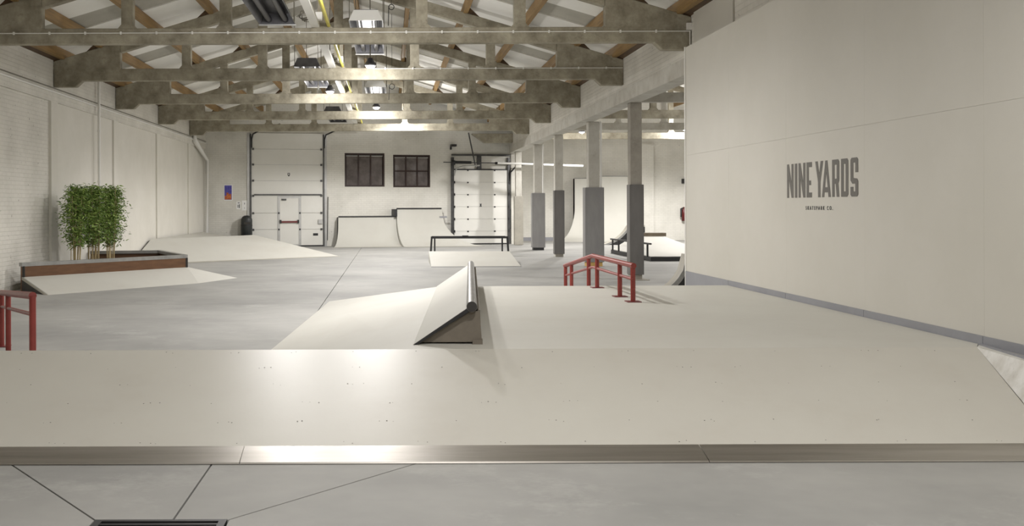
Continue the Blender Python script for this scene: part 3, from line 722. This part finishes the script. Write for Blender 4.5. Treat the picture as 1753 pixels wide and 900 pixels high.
# small wall things
u, z = wl(774, 251)
cm = thing('security_camera', (u, -0.05, z), 'small black camera on the end wall right of the windows', 'camera', frame=WM)
box('camera_body', (u-0.1, -0.3, z+0.0), (u+0.12, -0.03, z+0.09), 'black', cm); box('bracket', (u-0.1, -0.08, z-0.13), (u-0.04, -0.0, z+0.0), 'black', cm)
u0, z1 = wl(383, 316); u1, z0 = wl(398, 343)
po = thing('poster', (u0, 0, z0), 'framed blue and orange poster on the end wall', 'poster', frame=WM)
box('sheet', (u0, -0.012, z0), (u1, -0.002, z1), 'paper', po); box('print', (u0+0.03, -0.016, z0+0.03), (u1-0.03, -0.012, z1-0.03), 'poster', po)
W = u1-u0; H = z1-z0
for k_, (a_, b_, c_) in enumerate(((.1, .42, .3), (.3, .55, .5), (.55, .85, .42), (.2, .8, .22))): box('orange_shape', (u0+W*a_, -0.018-k_*.0005, z0+H*.06), (u0+W*b_, -0.016, z0+H*c_), 'poster_orange', po)
for (xa, ya, xb, yb), lb in (((404.5, 345, 412, 358), 'smaller white notice with dark marks beside the tall sectional door'), ((414, 343, 426, 360), 'larger white notice sheet above the black litter bin')):
    u0, z1 = wl(xa, ya); u1, z0 = wl(xb, yb)
    pt = thing('notice', (u0, 0, z0), lb, 'notice', frame=WM)
    box('sheet', (u0, -0.008, z0), (u1, -0.002, z1), 'paper', pt)
    H = z1-z0; W = u1-u0
    if xa < 410:
        box('mark', (u0+W*.3, -0.01, z0+H*.78), (u0+W*.8, -0.008, z0+H*.88), 'ink', pt); box('mark', (u0+W*.3, -0.01, z0+H*.2), (u0+W*.45, -0.008, z0+H*.6), 'ink', pt); box('mark', (u0+W*.6, -0.01, z0+H*.15), (u0+W*.8, -0.008, z0+H*.65), 'ink', pt)
    else:
        box('mark', (u0+W*.35, -0.01, z0+H*.6), (u0+W*.43, -0.008, z0+H*.78), 'ink', pt); box('mark', (u0+W*.35, -0.01, z0+H*.2), (u0+W*.42, -0.008, z0+H*.28), 'ink', pt)
u, zb = wl(421.5, 403); zt_ = wl(421.5, 368.5)[1]
bn = thing('litter_bin', (u, -0.3, 0), 'black dome topped litter bin beside the tall sectional door', 'bin', frame=WM)
R_ = 0.23; H_ = zt_
MB().lathe((u, -0.3, 0), [(0, 0), (R_, 0), (R_, H_-0.22), (R_*0.97, H_-0.14), (R_*0.8, H_-0.06), (R_*0.45, H_-0.01), (0, H_)], 20).build('bin_body', 'bin', bn); bb_ = KIDS(bn)[0]
box('slot', (u-0.13, -0.3-R_-0.005, H_-0.36), (u+0.13, -0.3-R_+0.06, H_-0.27), 'joint_dark', bb_)
MB().lathe((u, -0.3, H_-0.42), [(R_+0.006, 0), (R_+0.006, 0.03)], 20).build('band', 'black', bb_)
# green oval panel behind the last column
u, zc = wl(876, 375); r = 0.2; hh = 0.24
lp = []
for k in range(12): t = PI*k/11; lp.append((r*math.cos(t), hh+r*math.sin(t)))
for k in range(12): t = PI+PI*k/11; lp.append((r*math.cos(t), -hh+r*math.sin(t)))
ov = thing('oval_panel', (u, 0, zc-hh-r), 'dark green oval panel on the end wall behind the farthest column', 'panel', frame=WM)
MB().hexa([(u+a, -0.03, zc+b) for a, b in lp], [(u+a, -0.002, zc+b) for a, b in lp]).build('rim', 'black', ov)
MB().hexa([(u+a*.84, -0.04, zc+b*.9) for a, b in lp], [(u+a*.84, -0.03, zc+b*.9) for a, b in lp]).build('face', 'green_dark', ov)
# white horizontal pipe crossing behind the columns
tag(MB().tube([at(852, 279, 41.9), at(998, 284, 41.9)], 0.045, 10).build('barrier_pipe', 'white_pvc'), 'white horizontal pipe crossing behind the far columns', 'pipe')
# left corner pipe
pp = thing('downpipe', (-7.45, 40, 0), 'white downpipe with a slanted offset in the back left corner', 'pipe')
MB().tube([(-7.48, 38.0, ZE), (-7.48, 38.0, CH+2.55), (-7.45, 40.45, CH+1.9), (-7.45, 40.45, 0.6)], 0.055, 10).build('pipe_run', 'white_pvc', pp)
pp = thing('downpipe', (-7.47, 25.5, 0), 'straight white downpipe on the left wall behind the bamboo', 'pipe')
MB().tube([(-7.47, 25.5, 0.05), (-7.47, 25.5, ZE+0.1)], 0.035, 10).build('pipe_run', 'white_pvc', pp)
for z in (1.0, 2.3, 3.6): MB().tube([(-7.47, 25.5, z), (-7.47, 25.5, z+0.05)], 0.045, 10).build('pipe_collar', 'white_pvc', pp)

# ================================================================== GRIND BENCH AND PAD (centre back)
p0 = fl(738, 457); p1 = fl(891.5, 456); h_ = 0.31; q0 = fl(734, 430, h_); q1 = fl(872, 430, h_)
pad = thing('kicker_bank', ((p0.x+p1.x)/2, p0.y+1, 0), 'low beige kicker bank in front of the black bench rail', 'ramp')
MB().hexa([(p0.x, p0.y, 0), (p1.x, p1.y, 0), (q1.x, q1.y, 0), (q0.x, q0.y, 0)], [(p0.x, p0.y, 0.015), (p1.x, p1.y, 0.015), q1, q0]).build('wedge', 'ramp_matte', pad)
MB().box((p0.x, p0.y-0.08, 0.0), (p1.x, p0.y, 0.008)).build('toe_plate', 'base_grey', pad)
by = 33.2; s_ = F/by
bx0, bx1 = at(737.5, 405, by).x, at(870, 405, by).x; bz = at(800, 404.5, by).z
bn = thing('bench_rail', ((bx0+bx1)/2, by, 0), 'black steel bench rail standing behind the beige kicker bank', 'rail')
MB().box((bx0, by-0.04, bz-0.07), (bx1, by+0.04, bz)).build('top_bar', 'black', bn)
MB().box((bx0+0.05, by+0.42, bz-0.05), (bx1-0.05, by+0.48, bz)).build('rear_bar', 'black', bn)
for sx, xx in ((1, bx0+0.03), (-1, bx1-0.03)):
    MB().bar((xx-sx*0.04, by, 0), (xx, by, bz-0.03), 0.07, 0.06).build('leg', 'black', bn)
    MB().bar((xx+sx*0.12, by+0.45, 0), (xx+sx*0.12, by+0.45, bz-0.03), 0.05, 0.05).build('leg', 'black', bn)
    MB().bar((xx, by, bz-0.035), (xx+sx*0.12, by+0.45, bz-0.035), 0.05, 0.05).build('cross_bar', 'black', bn)
MB().box((bx0+1.05, by-0.05, bz), (bx0+1.25, by+0.05, bz+0.03)).build('clamp', 'black', bn)

# ================================================================== SIDE BAY THINGS
# tall wall ride
def tall(label, pxl, pxr, yb_px, yt_px, Y, flare, name='wall_ride'):
    xl, xr = at(pxl, 400, Y).x, at(pxr, 400, Y).x; zt_ = at(pxl, yt_px, Y).z
    q = thing(name, ((xl+xr)/2, Y-0.8, 0), label, 'ramp'); R = 1.5; vs = []; n = 12
    rows = []
    for i in range(n+1):
        t = PI/2*i/n; rows.append((Y-R+R*math.sin(t), R-R*math.cos(t), flare*(1-i/n)**1.8))
    rows.append((Y, zt_, 0))
    for y, z, k in rows: vs += [(xl-k, y, z+0.003), (xr, y, z+0.003)]
    MB().add(vs, [(2*i, 2*i+1, 2*i+3, 2*i+2) for i in range(len(rows)-1)], True).build('riding_surface', 'ramp_matte', q)
    vs = []
    for y, z, k in rows: vs += [(xl-k, y, z), (xl-k, max(y, Y-R)+0.0, 0)]
    vs += [(xl, Y+0.35, zt_), (xl, Y+0.35, 0)]
    MB().add(vs, [(2*i, 2*i+1, 2*i+3, 2*i+2) for i in range(len(rows))]).build('side_panel', 'ramp_edge', q)
    MB().box((xl, Y+0.005, 0), (xr, Y+0.35, zt_)).build('back_frame', 'ramp_edge', q)
    MB().tube([(xl, Y, zt_+0.01), (xr, Y, zt_+0.01)], 0.02, 8).build('coping', 'pipe_grey', q)
tall('left, slightly lower part of the tall beige wall ride in the side bay', 984, 1022, 410, 305.5, 47.0, 1.2)
tall('right, slightly higher part of the tall beige wall ride in the side bay', 1022.5, 1085, 410, 302, 47.05, 0.0)
# manual pad with black frame and rail
g0 = fl(1046, 433.5); g1 = fl(1114, 447.2); g2 = fl(1176, 447); hp = 0.24
g3 = Vector((g2.x+1.0, g2.y, 0)); g4 = Vector((g3.x, g0.y+1.5, 0)); g5 = Vector((g0.x+1.2, g0.y+1.5, 0))
mp_ = thing('manual_pad', ((g1.x+g3.x)/2, g1.y+1, 0), 'low black framed pad with a beige top in the side bay', 'ramp')
lo = [g0, g1, g3, g4, g5]
ctr = sum(lo, Vector())/5
MB().hexa(lo, [p+Z3*(hp*0.55) for p in lo]).build('frame', 'black', mp_)
ins = [p.lerp(ctr, 0.03) for p in lo]
MB().hexa([p+Z3*(hp*0.5) for p in ins], [ins[0]+Z3*(hp*.6), ins[1]+Z3*(hp*.6), ins[2]+Z3*(hp*.6), ins[3]+Z3*(hp+.35), ins[4]+Z3*(hp+.35)]).build('top_sheet', 'ramp_matte', mp_)
r0 = g0+Z3*0.62; r1 = g1+Vector((0, 0, 0.62))
rl = thing('pad_rail', g0, 'thin black rail along the left edge of the black framed pad', 'rail')
MB().bar(g0+Z3*0.5, g1+Z3*0.52, 0.06, 0.05).build('top_bar', 'black', rl)
for t in (0.05, 0.22, 0.55, 0.93): p = g0.lerp(g1, t); MB().bar(p+Z3*0.12, p+Z3*0.5, 0.05, 0.05).build('post', 'black', rl)
# planks on the pad
pk = at(1100, 411, g4.y-0.5); 
for i in range(3):
    tag(MB().box((pk.x, pk.y+i*0.16, 0.56), (pk.x+0.85, pk.y+0.14+i*0.16, 0.68)).build('plank', 'plank'), ('nearest of three weathered planks behind the black framed pad', 'middle of three weathered planks behind the black framed pad', 'farthest of three weathered planks behind the black framed pad')[i], 'plank', 'planks behind the pad')
# small quarter pipes seen from the side, riding to the left
def side_qp(label, toe, top_px, W_, h, run):
    q = thing('side_quarter_pipe', toe, label, 'ramp'); n = 10; R = (run*run+h*h)/(2*h); pr = []
    for i in range(n+1):
        t = i/n; pr.append((toe.x+run*t, R-math.sqrt(R*R-(run*t)**2)))
    pr2 = [(x+0.06*(1 if i else 0), max(0, z-0.06)) for i, (x, z) in enumerate(pr)]
    y0 = toe.y
    vs = []
    for x, z in pr: vs += [(x, y0, z+0.004), (x, y0+W_, z+0.004)]
    MB().add(vs, [(2*i, 2*i+1, 2*i+3, 2*i+2) for i in range(n)], True).build('riding_surface', 'ramp_edge', q)
    vs = []
    for (x, z), (a, b) in zip(pr, pr2): vs += [(x, y0-0.006, z), (a, y0-0.006, b)]
    MB().add(vs, [(2*i, 2*i+1, 2*i+3, 2*i+2) for i in range(n)]).build('edge_sheet', 'galv', q)
    vs = []
    for x, z in pr2: vs += [(x, y0, z), (x, y0, 0)]
    vs += [(pr2[-1][0]+0.6, y0, pr2[-1][1]), (pr2[-1][0]+0.6, y0, 0)]
    MB().add(vs, [(2*i, 2*i+1, 2*i+3, 2*i+2) for i in range(len(vs)//2-1)]).build('side_panel', 'black', q)
    a = pr[-1][0]; MB().box((a+0.005, y0+0.01, h-0.05), (a+0.66, y0+W_, h)).build('platform', 'ramp_edge', q)
side_qp('small quarter pipe with black side behind the nearest column', Vector((8.71, 42, 0)), None, 0.5, 0.83, 1.4)
side_qp('small quarter pipe with black side at the end of the plywood wall', Vector((4.74, 18.55, 0)), None, 0.35, 0.75, 0.8)
# extinguisher and switch box on the far wall
ye = 47.58
pe = at(1169.5, 366, ye)
ex = thing('fire_extinguisher', (pe.x, ye, pe.z-0.35), 'dark red fire extinguisher hanging on the side bay wall', 'extinguisher')
MB().lathe((pe.x, ye-0.1, pe.z-0.33), [(0, 0), (0.1, 0.0), (0.1, 0.5), (0.05, 0.58), (0.04, 0.66), (0, 0.66)], 14).build('cylinder', 'extinguisher', ex)
MB().tube([(pe.x, ye-0.1, pe.z+0.3), (pe.x-0.14, ye-0.16, pe.z+0.25), (pe.x-0.15, ye-0.16, pe.z-0.15)], 0.03, 8).build('hose', 'black', ex)
pe = at(1169, 310, ye); tag(box('switch_box', (pe.x-0.06, ye-0.12, pe.z-0.11), (pe.x+0.08, ye+0.02, pe.z+0.11), 'black'), 'small black switch box on the side bay wall', 'box')

# ================================================================== LETTERING
TX = 4.945-0.003
def tu(c): return 8406.5/((1320+c/6.922)-PX)
TZ0, TZ1 = 1.757, 2.172
let = thing('wall_lettering', (TX, 11.4, TZ0), 'large dark grey condensed lettering painted on the beige plywood wall', 'lettering')
def S(polys, c0, c1, name):
    ya, yb = tu(c0), tu(c1); mb = MB()
    for i, pg in enumerate(polys):
        e = 0.0002*i
        a = [(TX-e, ya+(yb-ya)*u, TZ0+(TZ1-TZ0)*v) for u, v in pg]
        b = [(TX+0.003, p[1], p[2]) for p in a]
        mb.hexa(b, a)
    mb.build(name, 'lettering', let)
def R_(a, b, c, d): return [(a, b), (c, b), (c, d), (a, d)]
Np = [R_(0, 0, .3, 1), R_(.7, 0, 1, 1), [(0, 1), (.3, 1), (1, 0), (.7, 0)]]
S(Np, 193, 268, 'letter_n'); S([R_(0, 0, 1, 1)], 284, 312, 'letter_i'); S(Np, 328, 408, 'letter_n')
S([R_(0, 0, .42, 1), R_(.42, .86, 1, 1), R_(.42, 0, 1, .14), R_(.42, .35, .82, .48)], 423, 486, 'letter_e')
S([[(0, 1), (.3, 1), (.64, .42), (.36, .42)], [(.7, 1), (1, 1), (.64, .42), (.36, .42)], R_(.36, 0, .64, .42)], 527, 620, 'letter_y')
S([[(0, 0), (.25, 0), (.62, 1), (.4, 1)], [(.75, 0), (1, 0), (.62, 1), (.4, 1)], R_(.24, .13, .78, .27)], 605, 710, 'letter_a')
S([R_(0, 0, .34, 1), [(.34, 1), (.85, 1), (1, .94), (1, .86), (.34, .86)], R_(.66, .48, 1, .88), [(.34, .48), (1, .5), (1, .44), (.85, .35), (.34, .35)], [(.66, 0), (1, 0), (.85, .4), (.5, .4)]], 727, 810, 'letter_r')
S([R_(0, 0, .36, 1), [(.36, 1), (.85, 1), (1, .94), (1, .86), (.36, .86)], R_(.64, .13, 1, .87), [(.36, .14), (1, .14), (1, .06), (.85, 0), (.36, 0)]], 833, 918, 'letter_d')
S([[(.15, 1), (.85, 1), (1, .95), (1, .87), (0, .87), (0, .95)], R_(0, .5, .36, .9), R_(.64, .62, 1, .9), [(0, .52), (.36, .52), (.36, .48), (.85, .46), (1, .4), (1, .33), (.25, .33), (0, .42)], R_(.64, .1, 1, .36), R_(0, .1, .36, .25), [(0, .13), (1, .13), (1, .05), (.85, 0), (.15, 0), (0, .05)]], 945, 1035, 'letter_s')
tcu = bpy.data.curves.new('subtitle', 'FONT'); tcu.body = 'SKATEPARK CO.'; tcu.size = 0.062; tcu.space_character = 1.9; tcu.align_x = 'CENTER'; tcu.extrude = 0.0015
to = bpy.data.objects.new('subtitle', tcu); COL.objects.link(to)
bpy.context.view_layer.update()
me = bpy.data.meshes.new_from_object(to.evaluated_get(bpy.context.evaluated_depsgraph_get()))
bpy.data.objects.remove(to); bpy.data.curves.remove(tcu)
xs_ = [v.co.x for v in me.vertices]; wid = max(xs_)-min(xs_); want = tu(415)-tu(735)
for v in me.vertices:
    v.co.x *= want/wid
me.materials.append(MATS['ink']); so = bpy.data.objects.new('subtitle', me); COL.objects.link(so); so.parent = let
yc = (tu(415)+tu(735))/2
so.matrix_local = Matrix.Translation(Vector((TX-0.001, yc, 1.612))-ORG[let.name]) @ Matrix.Rotation(-PI/2, 4, 'Z') @ Matrix.Rotation(PI/2, 4, 'X')

# ================================================================== HEATERS, LAMPS, PIPES UNDER THE ROOF
def heater(x, y0, y1, z, label, white):
    h = thing('radiant_heater', (x, (y0+y1)/2, z), label, 'heater', 'tube heaters under the roof')
    w0, w1, hh = 0.31, 0.22, 0.19
    t = 0.012
    for s in (-1, 1):
        MB().prism_y([(x+s*w0, z), (x+s*(w0-t), z), (x+s*(w1-t), z+hh), (x+s*w1, z+hh)], y0, y1).build('reflector_side', 'heater', h)
        xx = x+s*0.14; MB().tube([(xx, y0+0.05, z+0.08), (xx, y1-0.05, z+0.08)], 0.052, 12).build('burner_tube', 'heater_tube', h)
    MB().box((x-w1, y0, z+hh), (x+w1, y1, z+hh+t)).build('reflector_top', 'heater', h)
    for yy, s in ((y0, -1), (y1, 1)):
        MB().hexa([(x-w0, yy, z), (x+w0, yy, z), (x+w1, yy-s*0.0, z+hh), (x-w1, yy, z+hh)], [(x-w0, yy+s*.012, z), (x+w0, yy+s*.012, z), (x+w1, yy+s*.012, z+hh), (x-w1, yy+s*.012, z+hh)]).build('end_plate', 'sheet_white' if (white and s < 0) else 'heater', h)
    for yy in (y0+0.3, y1-0.3):
        for s in (-1, 1):
            zt_ = chord(x+s*w0)+PUD
            MB().tube([(x+s*w0, yy, z), (x+s*w0, yy, zt_)], 0.008, 6).build('hanger', 'wire', h)
    MB().box((x-w0-0.01, y1-0.02, z-0.02), (x+w0+0.01, y1+0.02, z)).build('end_rail', 'alu', h)
def flood(x, y, z, label, power, lens=0.075):
    f_ = thing('flood_lamp', (x, y, z), label, 'lamp', 'bright round lamps under the roof')
    MB().lathe((x, y, z), [(0.0, 0.17), (0.05, 0.17), (0.07, 0.12), (0.12, 0.06), (0.125, 0.0), (0.1, 0.0)], 18).build('housing', 'heater', f_)
    MB().lathe((x, y, z), [(0.1, 0.0), (0.085, -0.03), (0.05, -0.05), (0.0, -0.058)], 18).build('lens', 'lamp_glow', f_)
    zt_ = chord(x)+PUD if x < XR else chord(x, xs0)+0.2
    MB().tube([(x, y, z+0.17), (x, y, zt_)], 0.012, 6).build('suspension_rod', 'wire', f_)
    for kind_, share in (('SPOT', 1.0), ('POINT', 0.22)):      # downward beam and the spill around it
        ld = bpy.data.lights.new('flood_light', kind_); ld.energy = power*share; ld.shadow_soft_size = 0.11; ld.color = (1.0, 0.972, 0.955)
        if kind_ == 'SPOT': ld.spot_size = math.radians(166); ld.spot_blend = 0.5
        lo_ = bpy.data.objects.new('flood_light', ld); COL.objects.link(lo_); lo_.parent = f_; lo_.location = (0, 0, -0.19)
hz_a, hz_b = CH+3.36, CH+3.12
heater(-0.43, TY[1]+0.6, TY[2]-0.5, hz_a, 'tube heater with white end plate just behind the nearest truss', True)
heater(-0.41, TY[3]+0.6, TY[4]-0.5, hz_a, 'tube heater with white end plate just behind the third truss', True)
heater(-1.92, TY[0]+0.6, TY[1]-0.35, hz_b, 'nearest dark tube heater at the top of the picture', False)
heater(-1.92, TY[2]+0.6, TY[3]-0.5, hz_b+0.12, 'dark tube heater between the second and third trusses', False)
heater(-1.9, TY[4]+0.5, TY[5]-0.75, hz_b, 'farthest dark tube heater, before the fifth truss', False)
pL = at(634, 113, 21.4); flood(pL.x, pL.y, pL.z, 'brightest lamp, hanging before the second truss', LAMP_W*0.7)
pL = at(565, 157, 26.4); flood(pL.x, pL.y, pL.z, 'left lamp, hanging before the third truss', LAMP_W*0.75)
pL = at(644, 184, 31.6); flood(pL.x, pL.y, pL.z, 'lamp hanging before the fourth truss', LAMP_W*0.95)
flood(0.5, 36.5, 5.03, 'unseen lamp added behind the chord of the fourth truss to light the end wall', LAMP_W*1.35)  # extra lamp, kept out of sight, added to light the end wall
pL = at(996, 226, 40.5); flood(pL.x, pL.y, pL.z, 'small lamp in the side bay behind the widest column', LAMP_W*1.1)
for i, (x, y) in enumerate(((-1.62, 13.8), (-0.28, 14.7), (1.4, 4.5), (0.6, -2.0))):  # front two follow the shadows on the ramp; rear two added for brightness
    flood(x, y, CH+3.25, 'lamp hanging overhead outside the picture, number %s back' % ('first', 'second', 'third', 'fourth')[i], LAMP_W*(0.45, 0.8, 0.6, 0.95)[i])
for i, (x, y) in enumerate(((11.5, 20), (11.5, 31), (12.5, 42))):  # unseen row added to light the side bay and its brick wall
    flood(x, y, CH+3.2, 'unseen lamp added to brighten the side bay, behind the plywood wall, %s in its row' % ('first', 'second', 'third')[i], LAMP_W*(1.2, 1.2, 2.0)[i])
# cable tray and yellow gas pipe lying on the bottom chords
ct = thing('cable_tray', (-1.3, 20, ZB+0.29), 'white cable tray running along the hall on the truss chords', 'tray')
MB().box((-1.36, YB+1, ZB+0.275), (-1.22, 41, ZB+0.285)).build('tray_floor', 'white_pvc', ct)
for x in (-1.36, -1.225): MB().box((x, YB+1, ZB+0.285), (x+0.006, 41, ZB+0.34)).build('tray_side', 'white_pvc', ct)
gp = thing('gas_pipe', (-1.06, 20, ZB+0.3), 'yellow gas pipe running along the hall beside the cable tray', 'pipe')
MB().tube([(-1.06, YB+1, ZB+0.31), (-1.06, 41, ZB+0.31)], 0.032, 10).build('pipe_run', 'yellow', gp)
MB().tube([(-1.06, 20.7, ZB+0.31), (-1.06, 20.7, ZB+0.55), (-1.3, 20.7, ZB+0.55), (-1.75, 20.7, ZB+0.6)], 0.016, 8).build('branch', 'yellow', gp)
for y in TY[:6]: MB().box((-1.11, y-0.04, ZB+0.268), (-1.01, y+0.04, ZB+0.30)).build('pipe_saddle', 'white_pvc', gp)
# conduits clipped to the fronts of the first two trusses
for k, (i, lb) in enumerate(((1, 'thin white conduit clipped along the nearest truss'), (2, 'thin white conduit clipped along the second truss'))):
    y = TY[i]-0.105
    cd = thing('conduit', (-1, y, ZB+0.2), lb, 'conduit')
    z = ZB+(0.185 if k == 0 else 0.25)
    xs1 = XL+0.1 if k == 0 else -0.4
    MB().tube([(xs1, y, z), (XR-0.02, y, z)], 0.009, 8).build('conduit_run', 'white_pvc', cd)
    x = xs1+0.3
    while x < XR-0.1:
        MB().box((x-0.014, y-0.018, z-0.024), (x+0.014, y+0.015, z+0.024)).build('clip', 'white_pvc', cd); x += 0.62
    if k == 0:
        MB().tube([(XR-0.03, y, z), (XR-0.03, y, ZB-0.14)], 0.009, 8).build('conduit_run', 'white_pvc', cd)
        MB().box((XR-0.09, y-0.03, z+0.02), (XR+0.0, y+0.02, z+0.14)).build('junction_box', 'white_pvc', cd)
# junction boxes with loose cables by the tray
for i, (x, y, lb) in enumerate(((-1.27, TY[1]-0.35, 'white junction box with loose cables on the tray before the nearest truss'), (-1.15, TY[2]-0.4, 'junction box in a tangle of cables before the second truss'))):
    jb = thing('junction_box', (x, y, ZB+0.33), lb, 'box')
    MB().box((x-0.0, y-0.08, ZB+0.34), (x+0.12, y+0.0, ZB+0.48)).build('box_body', 'white_pvc', jb, bevel=0.006)
    for k in range(5):
        r = random.Random(i*9+k); pts = [(x-0.02, y-0.04, ZB+0.42)]
        for q in range(7):
            pts.append((x-0.1+0.22*math.cos(q*1.1+k)*r.uniform(.3, .8)-0.05, y-0.05+r.uniform(-.08, .08), ZB+0.42+0.13*math.sin(q*1.1+k)*r.uniform(.4, 1)))
        MB().tube(pts, 0.006, 5).build('cable', 'wire', jb)
# coiled cable loops
for i, (px, py, Y) in enumerate(((670, 12, 18.6), (671, 148, 26.0))):
    c = at(px, py, Y); r = 4.5*Y/F
    lo_ = thing('cable_loop', (c.x, c.y, c.z-r), ('round black cable loop hanging right of the nearer white heater plate', 'round black cable loop hanging right of the farther white heater plate')[i], 'cable')
    MB().tube([(c.x+r*math.cos(k*PI/10), c.y+0.01*k/20, c.z+r*math.sin(k*PI/10)) for k in range(21)], 0.008, 6).build('loop', 'black_wire', lo_)
    MB().tube([(c.x-r, c.y, c.z), (c.x-r*1.2, c.y, c.z-0.35)], 0.008, 6).build('tail', 'black_wire', lo_)
    MB().tube([(c.x, c.y, c.z+r), (c.x, c.y, chord(c.x)+PUD)], 0.005, 5).build('hanger', 'black_wire', lo_)
# cord with small plug hanging left of the lamps
c = at(545, 146, 23.4); co = thing('hanging_cord', c, 'thin white cord with a plug hanging below the second truss', 'cord')
MB().tube([c, (c.x-0.03, c.y, chord(c.x)+PUD)], 0.008, 6).build('cord_run', 'white_pvc', co); MB().tube([c, c-Z3*0.1], 0.02, 8).build('plug', 'white_pvc', co)
